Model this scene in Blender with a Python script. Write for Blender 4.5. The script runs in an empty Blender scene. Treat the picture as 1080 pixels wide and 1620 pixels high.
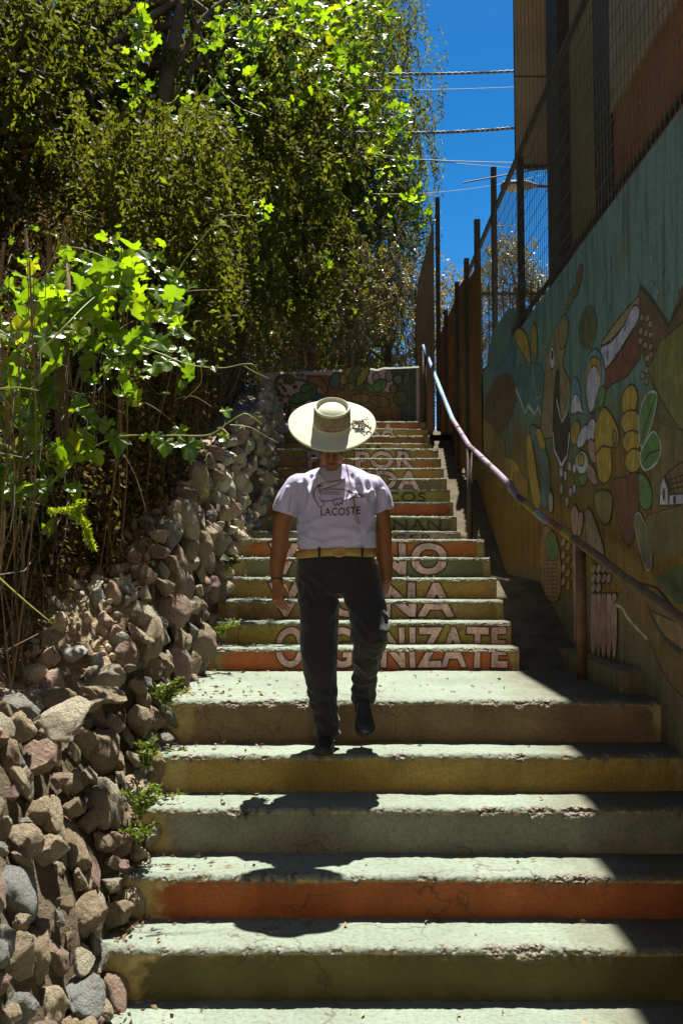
import bpy, bmesh, math, random
import numpy as np
from mathutils import Vector, Matrix, Euler, noise as mnoise
from mathutils.geometry import tessellate_polygon
from math import sin, cos, pi, radians, sqrt

S = bpy.context.scene
COL = S.collection
random.seed(7)
RNG = np.random.default_rng(7)

# ------------------------------------------------------------------ camera, sky, sun, exposure
FPX, PITCH, CAMZ = 1500.0, 0.060, 1.65
cam_d = bpy.data.cameras.new("camera")
cam_d.sensor_fit = 'VERTICAL'
cam_d.sensor_height = 36.0
cam_d.lens = FPX / 1620.0 * 36.0
cam_d.clip_start = 0.05
cam_d.clip_end = 3000
cam = bpy.data.objects.new("camera", cam_d)
cam.location = (0, 0, CAMZ)
cam.rotation_euler = (pi / 2 + PITCH, 0, 0)
COL.objects.link(cam)
S.camera = cam

SUN_DIR = Vector((0.080, 0.335, 1.0)).normalized()          # towards the sun: ahead of the camera, high, a little right
SUN_EL = math.asin(SUN_DIR.z)
SUN_AZ = math.atan2(SUN_DIR.x, SUN_DIR.y)
W = bpy.data.worlds.new("World")
S.world = W
W.use_nodes = True
wn = W.node_tree.nodes
wn.clear()
w_out = wn.new("ShaderNodeOutputWorld")
w_bg = wn.new("ShaderNodeBackground")
w_sky = wn.new("ShaderNodeTexSky")
w_sky.sky_type = 'NISHITA'
w_sky.sun_disc = False
w_sky.sun_elevation = SUN_EL
w_sky.sun_rotation = SUN_AZ
w_sky.altitude = 900
w_sky.air_density = 1.0
w_sky.dust_density = 1.0
w_sky.ozone_density = 1.6
w_hsv = wn.new("ShaderNodeHueSaturation")
w_hsv.inputs["Saturation"].default_value = 1.55
w_hsv.inputs["Value"].default_value = 0.95
W.node_tree.links.new(w_sky.outputs[0], w_hsv.inputs["Color"])
W.node_tree.links.new(w_hsv.outputs[0], w_bg.inputs["Color"])
W.node_tree.links.new(w_bg.outputs[0], w_out.inputs["Surface"])
w_bg.inputs["Strength"].default_value = 0.050
sun_d = bpy.data.lights.new("sun", 'SUN')
sun_d.energy = 5.0
sun_d.angle = radians(0.5)
sun_d.color = (1.0, 0.985, 0.86)
sun = bpy.data.objects.new("sun", sun_d)
sun.rotation_euler = SUN_DIR.to_track_quat('Z', 'Y').to_euler()
sun.location = (2, 10, 20)
COL.objects.link(sun)
S.view_settings.view_transform = 'Standard'
S.view_settings.look = 'None'
S.view_settings.gamma = 1.0
S.view_settings.exposure = 1.45
S.render.engine = 'CYCLES'
S.cycles.max_bounces = 8
S.cycles.transparent_max_bounces = 8

# ------------------------------------------------------------------ helpers
def ray(px, py):
    u = (px - 540.0) / FPX
    v = (810.0 - py) / FPX
    return Vector((u, cos(PITCH) - v * sin(PITCH), sin(PITCH) + v * cos(PITCH)))

def PY(px, py, Y):
    d = ray(px, py)
    d = d * (Y / d.y)
    return Vector((d.x, d.y, d.z + CAMZ))

def PXX(px, py, X):
    d = ray(px, py)
    d = d * (X / d.x)
    return Vector((d.x, d.y, d.z + CAMZ))

def tag(o, label=None, cat=None, group=None, kind=None):
    if label: o["label"] = label
    if cat: o["category"] = cat
    if group: o["group"] = group
    if kind: o["kind"] = kind
    return o

def empty(name, loc=(0, 0, 0), rz=0.0):
    o = bpy.data.objects.new(name, None)
    o.location = loc
    o.rotation_euler = (0, 0, rz)
    o.empty_display_size = 0.1
    COL.objects.link(o)
    return o

def wmat(o):
    b = Matrix.LocRotScale(o.location, o.rotation_euler, o.scale)
    return wmat(o.parent) @ o.matrix_parent_inverse @ b if o.parent else b

def attach(o, parent):
    o.parent = parent
    o.matrix_parent_inverse = wmat(parent).inverted()

def link(name, me, mat=None, parent=None, smooth=False):
    o = bpy.data.objects.new(name, me)
    COL.objects.link(o)
    if mat is not None:
        for m in (mat if isinstance(mat, (list, tuple)) else [mat]):
            me.materials.append(m)
    if parent is not None: attach(o, parent)
    if smooth:
        me.polygons.foreach_set("use_smooth", [True] * len(me.polygons))
    return o

def mesh_np(name, V, F, attrs=None):
    """F: (n,k) int array of equal sized faces or list of faces"""
    me = bpy.data.meshes.new(name)
    V = np.asarray(V, dtype=np.float32)
    if isinstance(F, np.ndarray):
        n, k = F.shape
        me.vertices.add(len(V)); me.vertices.foreach_set("co", V.ravel())
        me.loops.add(n * k); me.loops.foreach_set("vertex_index", F.astype(np.int32).ravel())
        me.polygons.add(n)
        me.polygons.foreach_set("loop_start", np.arange(0, n * k, k, dtype=np.int32))
        me.update(calc_edges=True)
        me.validate()
    else:
        me.from_pydata([tuple(v) for v in V], [], [tuple(f) for f in F])
        me.update()
    if attrs:
        for an, av in attrs.items():
            av = np.asarray(av, dtype=np.float32)
            if av.ndim == 1:
                a = me.attributes.new(an, 'FLOAT', 'POINT'); a.data.foreach_set("value", av)
            else:
                if av.shape[1] == 3:
                    av = np.hstack([av, np.ones((len(av), 1), np.float32)])
                a = me.attributes.new(an, 'FLOAT_COLOR', 'POINT'); a.data.foreach_set("color", av.ravel())
    return me

class MB:
    """collects simple shapes into one mesh"""
    def __init__(self):
        self.V = []; self.F = []; self.M = []
    def add(self, vs, fs, mi=0):
        b = len(self.V)
        self.V += [tuple(v) for v in vs]
        self.F += [tuple(i + b for i in f) for f in fs]
        self.M += [mi] * len(fs)
    def box(self, x0, x1, y0, y1, z0, z1, mi=0):
        vs = [(x0,y0,z0),(x1,y0,z0),(x1,y1,z0),(x0,y1,z0),(x0,y0,z1),(x1,y0,z1),(x1,y1,z1),(x0,y1,z1)]
        fs = [(0,3,2,1),(4,5,6,7),(0,1,5,4),(1,2,6,5),(2,3,7,6),(3,0,4,7)]
        self.add(vs, fs, mi)
    def tube(self, pts, rad, n=6, mi=0, cap=True):
        pts = [Vector(p) for p in pts]
        m = len(pts)
        rads = rad if isinstance(rad, (list, tuple)) else [rad] * m
        vs = []; fs = []
        t0 = (pts[1] - pts[0]).normalized()
        ref = Vector((0, 0, 1)) if abs(t0.z) < 0.9 else Vector((1, 0, 0))
        nrm = t0.cross(ref).normalized()
        for i, p in enumerate(pts):
            t = (pts[min(i + 1, m - 1)] - pts[max(i - 1, 0)])
            if t.length < 1e-9: t = t0
            t.normalize()
            nrm = (nrm - t * nrm.dot(t))
            if nrm.length < 1e-6: nrm = t.orthogonal()
            nrm.normalize()
            bi = t.cross(nrm)
            for k in range(n):
                a = 2 * pi * k / n
                vs.append(p + (nrm * cos(a) + bi * sin(a)) * rads[i])
        for i in range(m - 1):
            for k in range(n):
                k2 = (k + 1) % n
                fs.append((i*n+k, i*n+k2, (i+1)*n+k2, (i+1)*n+k))
        if cap:
            fs.append(tuple(range(n))[::-1]); fs.append(tuple((m-1)*n + k for k in range(n)))
        self.add(vs, fs, mi)
    def rings(self, rings, cap=True, mi=0):
        n = len(rings[0]); vs = [p for r in rings for p in r]; fs = []
        for i in range(len(rings) - 1):
            for k in range(n):
                k2 = (k + 1) % n
                fs.append((i*n+k, i*n+k2, (i+1)*n+k2, (i+1)*n+k))
        if cap:
            fs.append(tuple(range(n))[::-1]); fs.append(tuple((len(rings)-1)*n + k for k in range(n)))
        self.add(vs, fs, mi)
    def loft(self, secs, n=24, mi=0, p=2.0):
        """secs: (x,y,z,rx,ry[,tiltx]) horizontal superellipse sections going up or down"""
        rs = []
        for s in secs:
            x, y, z, rx, ry = s[:5]
            sl = s[5] if len(s) > 5 else 0.0
            r = []
            for k in range(n):
                a = 2 * pi * k / n
                ca, sa = cos(a), sin(a)
                q = (abs(ca) ** p + abs(sa) ** p) ** (-1.0 / p)
                dx, dy = rx * ca * q, ry * sa * q
                r.append((x + dx, y + dy, z + sl * dy))
            rs.append(r)
        self.rings(rs, True, mi)
    def ellipsoid(self, c, r, rot=None, n=20, m=12, mi=0):
        vs = []; fs = []
        R = rot or Matrix.Identity(3)
        for i in range(m + 1):
            th = pi * i / m
            for k in range(n):
                a = 2 * pi * k / n
                vs.append(Vector(c) + R @ Vector((r[0]*sin(th)*cos(a), r[1]*sin(th)*sin(a), r[2]*cos(th))))
        for i in range(m):
            for k in range(n):
                k2 = (k + 1) % n
                fs.append((i*n+k, (i+1)*n+k, (i+1)*n+k2, i*n+k2))
        self.add(vs, fs, mi)
    def mesh(self, name):
        me = bpy.data.meshes.new(name)
        me.from_pydata(self.V, [], self.F)
        me.polygons.foreach_set("material_index", self.M)
        me.update()
        return me
    def build(self, name, mat, parent=None, smooth=False):
        return link(name, self.mesh(name), mat, parent, smooth)

def catmull(pts, n=6):
    pts = [Vector(p) for p in pts]
    out = []
    for i in range(len(pts) - 1):
        p0 = pts[max(i-1, 0)]; p1 = pts[i]; p2 = pts[i+1]; p3 = pts[min(i+2, len(pts)-1)]
        for k in range(n):
            t = k / n
            out.append(0.5*((2*p1) + (p2-p0)*t + (2*p0-5*p1+4*p2-p3)*t*t + (3*p1-p0-3*p2+p3)*t**3))
    out.append(pts[-1])
    return out

# ------------------------------------------------------------------ materials
class NT:
    def __init__(self, name):
        self.m = bpy.data.materials.new(name)
        self.m.use_nodes = True
        self.t = self.m.node_tree
        self.t.nodes.clear()
        self.out = self.t.nodes.new("ShaderNodeOutputMaterial")
    def n(self, typ, **kw):
        nd = self.t.nodes.new("ShaderNode" + typ)
        for k, v in kw.items():
            if hasattr(nd, k) and not k[0].isupper():
                setattr(nd, k, v)
            else:
                nd.inputs[k].default_value = v
        return nd
    def l(self, a, b):
        self.t.links.new(a, b)
    def coord(self, kind="Object"):
        return self.n("TexCoord").outputs[kind]
    def noise(self, scale, detail=4, rough=0.55, vec=None, dist=0.0):
        nd = self.n("TexNoise")
        nd.inputs["Scale"].default_value = scale
        nd.inputs["Detail"].default_value = detail
        nd.inputs["Roughness"].default_value = rough
        nd.inputs["Distortion"].default_value = dist
        self.l(vec if vec is not None else self.pos(), nd.inputs["Vector"])
        return nd.outputs["Fac"]
    def pos(self):
        if not hasattr(self, "_pos"):
            self._pos = self.n("NewGeometry").outputs["Position"]
        return self._pos
    def ramp(self, fac, stops):
        nd = self.n("ValToRGB")
        cr = nd.color_ramp
        while len(cr.elements) < len(stops): cr.elements.new(0.5)
        for e, (p, c) in zip(cr.elements, stops):
            e.position = p
            e.color = (c[0], c[1], c[2], 1) if not isinstance(c, (int, float)) else (c, c, c, 1)
        self.l(fac, nd.inputs["Fac"])
        return nd.outputs["Color"]
    def mix(self, fac, a, b, blend='MIX'):
        nd = self.n("MixRGB", blend_type=blend)
        for s, v in ((nd.inputs["Fac"], fac), (nd.inputs["Color1"], a), (nd.inputs["Color2"], b)):
            if isinstance(v, (int, float)): s.default_value = v
            elif isinstance(v, (tuple, list)): s.default_value = (v[0], v[1], v[2], 1)
            else: self.l(v, s)
        return nd.outputs["Color"]
    def math(self, op, a, b=0.0, clamp=False):
        nd = self.n("Math", operation=op, use_clamp=clamp)
        for s, v in ((nd.inputs[0], a), (nd.inputs[1], b)):
            if isinstance(v, (int, float)): s.default_value = v
            else: self.l(v, s)
        return nd.outputs[0]
    def attr(self, name, out="Fac", typ='GEOMETRY'):
        nd = self.n("Attribute", attribute_name=name, attribute_type=typ)
        return nd.outputs[out]
    def bsdf(self, color, rough=0.7, bump=None, bump_d=0.01, bump_s=1.0, spec=0.3, metal=0.0):
        b = self.n("BsdfPrincipled")
        if isinstance(color, (tuple, list)): b.inputs["Base Color"].default_value = (*color[:3], 1)
        else: self.l(color, b.inputs["Base Color"])
        if isinstance(rough, (int, float)): b.inputs["Roughness"].default_value = rough
        else: self.l(rough, b.inputs["Roughness"])
        b.inputs["Specular IOR Level"].default_value = spec
        b.inputs["Metallic"].default_value = metal
        if bump is not None:
            bp = self.n("Bump")
            bp.inputs["Strength"].default_value = bump_s
            bp.inputs["Distance"].default_value = bump_d
            self.l(bump, bp.inputs["Height"])
            self.l(bp.outputs[0], b.inputs["Normal"])
        return b
    def done(self, sh):
        self.l(sh.outputs[0] if hasattr(sh, "outputs") else sh, self.out.inputs["Surface"])
        return self.m

def simple_mat(name, c1, c2, scale=8.0, rough=0.8, bump_scale=None, bump_d=0.003, spec=0.25, metal=0.0, fine=60.0, fine_amt=0.35):
    t = NT(name)
    f = t.noise(scale, 5, 0.6)
    f2 = t.ramp(f, [(0.32, 0.0), (0.68, 1.0)])
    c = t.mix(f2, c1, c2)
    g = t.noise(fine, 3, 0.6)
    c = t.mix(fine_amt, c, t.mix(1.0, c, t.ramp(g, [(0.3, 0.45), (0.7, 1.45)]), 'MULTIPLY'))
    h = t.noise(bump_scale or fine, 5, 0.65)
    return t.done(t.bsdf(c, rough, h, bump_d, 1.0, spec, metal))

def concrete_mat():
    t = NT("sunlit_bare_concrete")
    f = t.noise(2.3, 6, 0.62)
    c = t.mix(t.ramp(f, [(0.3, 0.0), (0.7, 1.0)]), (0.155, 0.180, 0.143), (0.212, 0.243, 0.197))
    g = t.noise(45, 5, 0.7)
    c = t.mix(0.6, c, t.mix(1.0, c, t.ramp(g, [(0.28, 0.35), (0.5, 1.0), (0.75, 1.3)]), 'MULTIPLY'))
    sp = t.noise(14, 3, 0.6)
    c = t.mix(t.ramp(sp, [(0.62, 0.0), (0.72, 0.55)]), c, (0.20, 0.17, 0.12))
    h = t.noise(38, 6, 0.7)
    return t, c, h

def tread_mat():
    t, c, h = concrete_mat()
    # painted face: colour of the step's own paint (object colour), worn away by noise, mask stored on the mesh
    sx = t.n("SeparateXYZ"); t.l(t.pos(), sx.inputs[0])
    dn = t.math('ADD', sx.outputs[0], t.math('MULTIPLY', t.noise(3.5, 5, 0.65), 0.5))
    c = t.mix(t.ramp(t.math('MULTIPLY', dn, 0.4), [(0.44, 0.0), (0.62, 0.9)]), c, (0.085, 0.064, 0.034))  # right ends of the treads browned, noisy edge: shade painted into the colour
    oi = t.n("ObjectInfo")
    pm = t.attr("paint")
    n1 = t.noise(5.0, 5, 0.65)
    n2 = t.noise(26, 4, 0.7)
    wear = t.math('ADD', t.math('MULTIPLY', n1, 0.7), t.math('MULTIPLY', n2, 0.35))
    k = t.math('SUBTRACT', t.math('ADD', pm, 0.53), wear)
    k = t.ramp(k, [(0.42, 0.0), (0.62, 1.0)])
    grime = t.ramp(t.noise(3.2, 5, 0.6), [(0.3, 0.62), (0.7, 1.12)])
    pc = t.mix(1.0, oi.outputs["Color"], grime, 'MULTIPLY')
    pc = t.mix(t.ramp(t.noise(70, 3, 0.6), [(0.35, 0.35), (0.6, 0.0)]), pc, (0.07, 0.055, 0.03))
    face = t.attr("face")
    bare = t.mix(t.ramp(n1, [(0.35, 0), (0.65, 1)]), (0.30, 0.21, 0.085), (0.42, 0.32, 0.14))
    bare = t.mix(0.5, bare, t.mix(1.0, bare, t.ramp(n2, [(0.3, 0.5), (0.7, 1.4)]), 'MULTIPLY'))
    c = t.mix(face, c, bare)
    c = t.mix(t.math('MULTIPLY', k, face), c, pc)
    # broken nosings: exposed aggregate
    vo = t.n("TexVoronoi"); vo.inputs["Scale"].default_value = 62; t.l(t.pos(), vo.inputs["Vector"])
    ed = t.attr("edge")
    agg = t.ramp(vo.outputs["Color"], [(0.2, (0.11, 0.085, 0.065)), (0.5, (0.19, 0.16, 0.135)), (0.8, (0.25, 0.21, 0.19))])
    c = t.mix(t.math('MULTIPLY', ed, 0.85), c, agg)
    # hairline cracks on the treads
    vc = t.n("TexVoronoi", feature='DISTANCE_TO_EDGE'); vc.inputs["Scale"].default_value = 1.7
    wv = t.n("VectorMath", operation='ADD'); nn = t.n("TexNoise"); nn.inputs["Scale"].default_value = 6; nn.inputs["Detail"].default_value = 6
    t.l(t.pos(), nn.inputs["Vector"]); sc = t.n("VectorMath", operation='SCALE'); sc.inputs["Scale"].default_value = 0.28
    t.l(nn.outputs["Color"], sc.inputs[0]); t.l(t.pos(), wv.inputs[0]); t.l(sc.outputs[0], wv.inputs[1]); t.l(wv.outputs[0], vc.inputs["Vector"])
    crk = t.ramp(vc.outputs["Distance"], [(0.0, 0.75), (0.009, 0.0)])
    crk = t.math('MULTIPLY', crk, t.ramp(t.noise(1.3, 2, 0.5), [(0.48, 0.0), (0.56, 1.0)]))
    c = t.mix(crk, c, (0.06, 0.045, 0.03))
    hv = t.math('MULTIPLY', t.math('SUBTRACT', 1.0, vo.outputs["Distance"]), t.math('MULTIPLY', ed, 2.2))
    h2 = t.math('ADD', h, hv)
    return t.done(t.bsdf(c, 0.85, h2, 0.008, 1.0, 0.2))

def leaf_mat(name, stops, trans, tfac=0.45, rough=0.42, spec=0.45):
    t = NT(name)
    tint = t.attr("tint")
    c = t.ramp(tint, stops)
    b = t.bsdf(c, rough, None, spec=spec)
    tr = t.n("BsdfTranslucent")
    tc = t.mix(1.0, c, trans, 'MULTIPLY')
    t.l(tc, tr.inputs["Color"])
    mx = t.n("MixShader")
    mx.inputs[0].default_value = tfac
    t.l(b.outputs[0], mx.inputs[1]); t.l(tr.outputs[0], mx.inputs[2])
    return t.done(mx)

def paint_attr_mat(name, wear_col, amt=0.5, bright=1.0):
    t = NT(name)
    c = t.attr("col", "Color")
    g = t.noise(9, 5, 0.65)
    c2 = t.mix(1.0, c, t.ramp(g, [(0.3, 0.6 * bright), (0.7, 1.2 * bright)]), 'MULTIPLY')
    n = t.noise(40, 5, 0.7)
    c3 = t.mix(t.ramp(n, [(0.47, 0.0), (0.70, amt)]), c2, wear_col)
    v = t.n("TexNoise"); v.inputs["Scale"].default_value = 7; v.inputs["Detail"].default_value = 3
    mp = t.n("Mapping"); mp.inputs["Scale"].default_value = (4, 4, 0.4)
    t.l(t.pos(), mp.inputs["Vector"]); t.l(mp.outputs[0], v.inputs["Vector"])
    c3 = t.mix(t.ramp(v.outputs["Fac"], [(0.45, 0.0), (0.75, 0.45)]), c3, (0.07, 0.055, 0.03))
    return t.done(t.bsdf(c3, 0.8, n, 0.003, 0.8, 0.25))

M = {}
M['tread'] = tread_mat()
M['dirt'] = simple_mat("dry_earth", (0.22, 0.16, 0.10), (0.36, 0.28, 0.19), 3.0, 0.95, 30, 0.02)
M['core'] = simple_mat("earth_mortar", (0.066, 0.050, 0.030), (0.119, 0.092, 0.059), 7.0, 0.95, 25, 0.02)
M['forest_floor'] = simple_mat("forest_floor", (0.10, 0.075, 0.045), (0.17, 0.13, 0.08), 1.5, 0.95, 14, 0.03)
M['wood'] = simple_mat("weathered_post_wood", (0.098, 0.062, 0.031), (0.163, 0.107, 0.055), 9, 0.85, 50, 0.004)
M['bark'] = simple_mat("rough_bark", (0.088, 0.064, 0.042), (0.176, 0.128, 0.080), 8, 0.95, 25, 0.02)
M['twig'] = simple_mat("dry_twig", (0.130, 0.085, 0.043), (0.247, 0.163, 0.091), 9, 0.9, 60, 0.001)
M['wire'] = simple_mat("dull_wire", (0.10, 0.085, 0.07), (0.17, 0.145, 0.12), 20, 0.6, 80, 0.0005, metal=0.3)
M['black_metal'] = simple_mat("dark_painted_steel", (0.049, 0.035, 0.022), (0.084, 0.059, 0.039), 12, 0.6, 80, 0.001)
M['rust'] = simple_mat("rusty_sheet", (0.12, 0.055, 0.018), (0.21, 0.10, 0.028), 4, 0.8, 60, 0.002)
M['cable'] = simple_mat("grey_cable", (0.12, 0.13, 0.12), (0.22, 0.22, 0.20), 30, 0.6, 90, 0.001)
M['lamp_body'] = simple_mat("lamp_grey", (0.16, 0.14, 0.12), (0.24, 0.21, 0.18), 9, 0.55)
M['lamp_glass'] = simple_mat("lamp_glass", (0.65, 0.62, 0.52), (0.75, 0.72, 0.62), 9, 0.2)
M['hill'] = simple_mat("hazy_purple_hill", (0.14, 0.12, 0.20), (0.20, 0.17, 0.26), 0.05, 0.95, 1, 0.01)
M['cladding'] = simple_mat("brown_corrugated_sheet", (0.275, 0.190, 0.098), (0.379, 0.269, 0.144), 3, 0.6, 40, 0.002)
M['redwall'] = simple_mat("red_brown_wall", (0.264, 0.097, 0.033), (0.348, 0.136, 0.043), 3, 0.85, 40, 0.004)
M['polyframe'] = simple_mat("yellowed_rib", (0.24, 0.17, 0.07), (0.30, 0.22, 0.09), 2, 0.6)
def poly_mat():
    t = NT("translucent_sheet")
    b = t.bsdf((0.50, 0.48, 0.62), 0.5); tr = t.n("BsdfTranslucent"); tr.inputs["Color"].default_value = (0.55, 0.52, 0.68, 1)
    mx = t.n("MixShader"); mx.inputs[0].default_value = 0.5
    t.l(b.outputs[0], mx.inputs[1]); t.l(tr.outputs[0], mx.inputs[2])
    return t.done(mx)
M['poly'] = poly_mat()
M['mural'] = paint_attr_mat("mural_paint", (0.13, 0.115, 0.075), 0.6, 1.3)
M['letter'] = paint_attr_mat("letter_paint", (0.24, 0.14, 0.10), 0.65, 1.1)
M['pepper_leaf'] = leaf_mat("pepper_tree_leaf", [(0, (0.055, 0.054, 0.011)), (0.5, (0.092, 0.092, 0.018)), (0.85, (0.139, 0.146, 0.027)), (1, (0.116, 0.066, 0.036))], (1.5, 1.65, 0.5), 0.52, 0.6, 0.15)
M['thicket_leaf'] = leaf_mat("dry_thicket_leaf", [(0, (0.069, 0.050, 0.020)), (0.6, (0.117, 0.084, 0.033)), (0.85, (0.093, 0.098, 0.024)), (1, (0.140, 0.102, 0.056))], (1.3, 1.1, 0.5), 0.4, 0.6, 0.2)
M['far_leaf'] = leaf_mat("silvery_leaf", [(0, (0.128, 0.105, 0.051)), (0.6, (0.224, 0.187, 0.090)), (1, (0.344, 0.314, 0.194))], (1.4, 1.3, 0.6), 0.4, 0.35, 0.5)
M['grape_leaf'] = leaf_mat("grape_leaf", [(0, (0.064, 0.106, 0.014)), (0.5, (0.111, 0.183, 0.014)), (0.9, (0.178, 0.255, 0.015)), (1, (0.281, 0.255, 0.025))], (2.0, 2.0, 0.35), 0.52, 0.34, 0.6)
M['vine_stem'] = simple_mat("green_vine_shoot", (0.22, 0.26, 0.04), (0.30, 0.34, 0.07), 8, 0.5, 60, 0.0005)
M['weed_leaf'] = leaf_mat("weed_leaf", [(0, (0.05, 0.07, 0.012)), (1, (0.13, 0.17, 0.03))], (1.5, 1.6, 0.4), 0.4)
M['litter'] = leaf_mat("dry_leaf_litter", [(0, (0.13, 0.075, 0.04)), (0.6, (0.25, 0.17, 0.10)), (1, (0.42, 0.32, 0.20))], (1.0, 0.8, 0.5), 0.2, 0.7, 0.2)
# ------------------------------------------------------------------ ground and terrain
STEPS = [  # number, front edge y, top z, level below
    (1, 3.726, 0.198), (2, 4.035, 0.373), (3, 4.343, 0.574), (4, 4.651, 0.753), (5, 4.959, 0.969),
    (6, 6.400, 1.123), (7, 6.702, 1.278), (8, 7.004, 1.424), (9, 7.305, 1.583), (10, 7.607, 1.741), (11, 7.909, 1.901),
    (12, 9.473, 2.028), (13, 9.775, 2.197), (14, 10.077, 2.364), (15, 10.378, 2.524), (16, 10.68, 2.677), (17, 10.982, 2.828),
    (18, 11.283, 2.976), (19, 11.585, 3.132), (20, 12.404, 3.307), (21, 12.706, 3.452), (22, 13.008, 3.592), (23, 13.309, 3.738)]
PAINT = {1: (0.117, 0.103, 0.037), 2: (0.382, 0.111, 0.04), 3: (0.241, 0.241, 0.19), 4: (0.396, 0.266, 0.077), 5: (0.212, 0.142, 0.082), 6: (0.558, 0.151, 0.054), 7: (0.425, 0.307, 0.069), 8: (0.357, 0.235, 0.081), 9: (0.472, 0.297, 0.079), 10: (0.22, 0.224, 0.119), 11: (0.512, 0.166, 0.056), 12: (0.407, 0.287, 0.216), 13: (0.235, 0.218, 0.109), 14: (0.477, 0.13, 0.048), 15: (0.343, 0.297, 0.066), 16: (0.268, 0.219, 0.105), 17: (0.536, 0.281, 0.082), 18: (0.534, 0.237, 0.086), 19: (0.49, 0.306, 0.092), 20: (0.438, 0.261, 0.083), 21: (0.365, 0.145, 0.052), 22: (0.57, 0.323, 0.081), 23: (0.529, 0.175, 0.063)}
XL, XR, XWALL = -0.97, 1.19, 1.65

def stair_z(y):
    z = 0.0
    for n, yy, zz in STEPS:
        if y >= yy: z = zz
    return z

g = MB()
g.add([(-1500, -1500, -0.012), (1500, -1500, -0.012), (1500, 1500, -0.012), (-1500, 1500, -0.012)], [(0, 1, 2, 3)])
tag(g.build("ground", M['dirt']), kind="structure")

def fbm(x, y, z, s, o=3):
    return mnoise.fractal(Vector((x * s, y * s, z * s)), 0.8, 2.1, o)

m = MB(); m.box(-9, 9, -9, -4.5, -.01, 7.5)  # unseen wall added behind the camera to bounce warm light onto the risers
tag(m.build("bounce_wall", simple_mat("ochre_bounce", (0.55, 0.41, 0.23), (0.62, 0.47, 0.28), 1.5, 0.9, 30, 0.004)), kind="structure")
stair = empty("staircase", (0, 3.4, 0))
tag(stair, "long concrete staircase with painted lettered risers climbing between stone wall and mural wall", "staircase")

def make_step(num, y0, z1, zb, y1, xr):
    nx = int((xr - XL) / 0.0085)
    xs = np.linspace(XL, xr, nx + 1)
    r0 = 0.026
    prof = []                      # (kind, y, z, paint, face)
    H = z1 - zb
    for k in range(7):
        t = k / 6
        zz = zb - 0.012 + (H - r0 + 0.012) * t
        prof.append(('r', y0 + 0.010 - 0.010 * t, zz, min(1.0, 0.62 + t * 2.2) if t < 0.9 else 0.62, 1.0))
    for k in range(1, 7):
        a = k / 6 * pi / 2
        prof.append(('b', y0 + r0 - r0 * cos(a), z1 - r0 + r0 * sin(a), 0.0, max(0.0, 1 - k / 2.0)))
    D = y1 - (y0 + r0)
    nt = 7 if D < 0.6 else 24
    for k in range(1, nt + 1):
        prof.append(('t', y0 + r0 + (D + 0.02) * k / nt, z1, 0.0, 0.0))
    prof = np.array([(p[1], p[2], p[3], p[4], {'r': 0, 'b': 1, 't': 2}[p[0]]) for p in prof])
    V = []; PA = []; FA = []; EA = []
    for i, x in enumerate(xs):
        ch = fbm(x * 9 + num * 7.3, num * 3.1, 0, 1.0, 4)
        ch2 = fbm(x * 38 + num * 1.7, 5.5, 0, 1.0, 3)
        big = fbm(x * 1.6 + num * 4.4, 9.1, 0, 1.0, 2)
        wob = 0.006 * fbm(x * 1.1, num * 2.0, 3.3, 1.0, 2)
        chip = max(0.0, ch * 0.9 + big * 0.7 - 0.22) * 0.034 + max(0, ch2) * 0.012
        endw = min(1.0, (x - XL - 0.06) / 0.25) * min(1.0, (xr - x) / 0.10)
        endw = max(0.0, endw)
        for (py, pz, pa, fa, kd) in prof:
            yy, zz = py, pz
            if kd == 1:
                lump = (0.009 + chip * .35) * fbm(x * 60, pz * 60, num * 1.3, 1.0, 2)
                lump2 = 0.008 * fbm(x * 17, pz * 30, num * 2.3, 1.0, 2)
                w = 1 - abs((pz - (z1 - r0)) / r0 - 0.5)
                yy += chip * w + (lump + lump2) * 0.9
                zz += -chip * 0.5 * w + (lump + lump2) * 0.6
            elif kd == 2:
                dd = yy - y0
                zz += 0.0035 * fbm(x * 7, yy * 7, num, 1.0, 3) * min(1, dd * 12) - chip * 0.35 * max(0, 1 - dd / 0.07)
                zz += 0.004 * max(0.0, fbm(x * 30, yy * 30, num, 1.0, 2)) * max(0, 1 - dd / 0.10)
            else:
                yy += 0.004 * fbm(x * 2.2, pz * 5, num, 1.0, 3)
                if pz > z1 - r0 - 0.03: yy += chip * 0.5
            EA.append(min(1.0, chip / .012) * (1.0 if kd == 1 else max(0.0, 1 - (yy - y0) / .06) if kd == 2 else max(0.0, 1 - (z1 - r0 - pz) / .02)))
            V.append((x, yy, zz + wob)); PA.append(pa * endw + (0 if kd == 0 else 0)); FA.append(fa)
    m = len(prof)
    n = nx + 1
    idx = np.arange(n * m).reshape(n, m)
    F = np.stack([idx[:-1, :-1], idx[1:, :-1], idx[1:, 1:], idx[:-1, 1:]], -1).reshape(-1, 4)
    # right end: side face running down to below the step
    V = list(V); b = len(V)
    endcol = idx[-1]
    side = []
    for j in endcol:
        v = V[j]; V.append((v[0], v[1], zb - 0.5)); PA.append(0); FA.append(1.0); EA.append(0)
    F2 = np.stack([endcol[:-1], b + np.arange(m - 1), b + np.arange(1, m), endcol[1:]], -1)
    F = np.vstack([F, F2])
    me = mesh_np("step", np.array(V), F, {"paint": PA, "face": FA, "edge": EA})
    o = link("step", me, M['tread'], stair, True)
    o.color = (*PAINT[num], 1)
    return o

step_obj = {}
for i, (num, y0, z1) in enumerate(STEPS):
    zb = STEPS[i-1][2] if i else -0.008
    y1 = STEPS[i+1][1] if i + 1 < len(STEPS) else 13.64
    step_obj[num] = make_step(num, y0, z1, zb, y1, XWALL + 0.02 if num <= 5 else XR)
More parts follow.
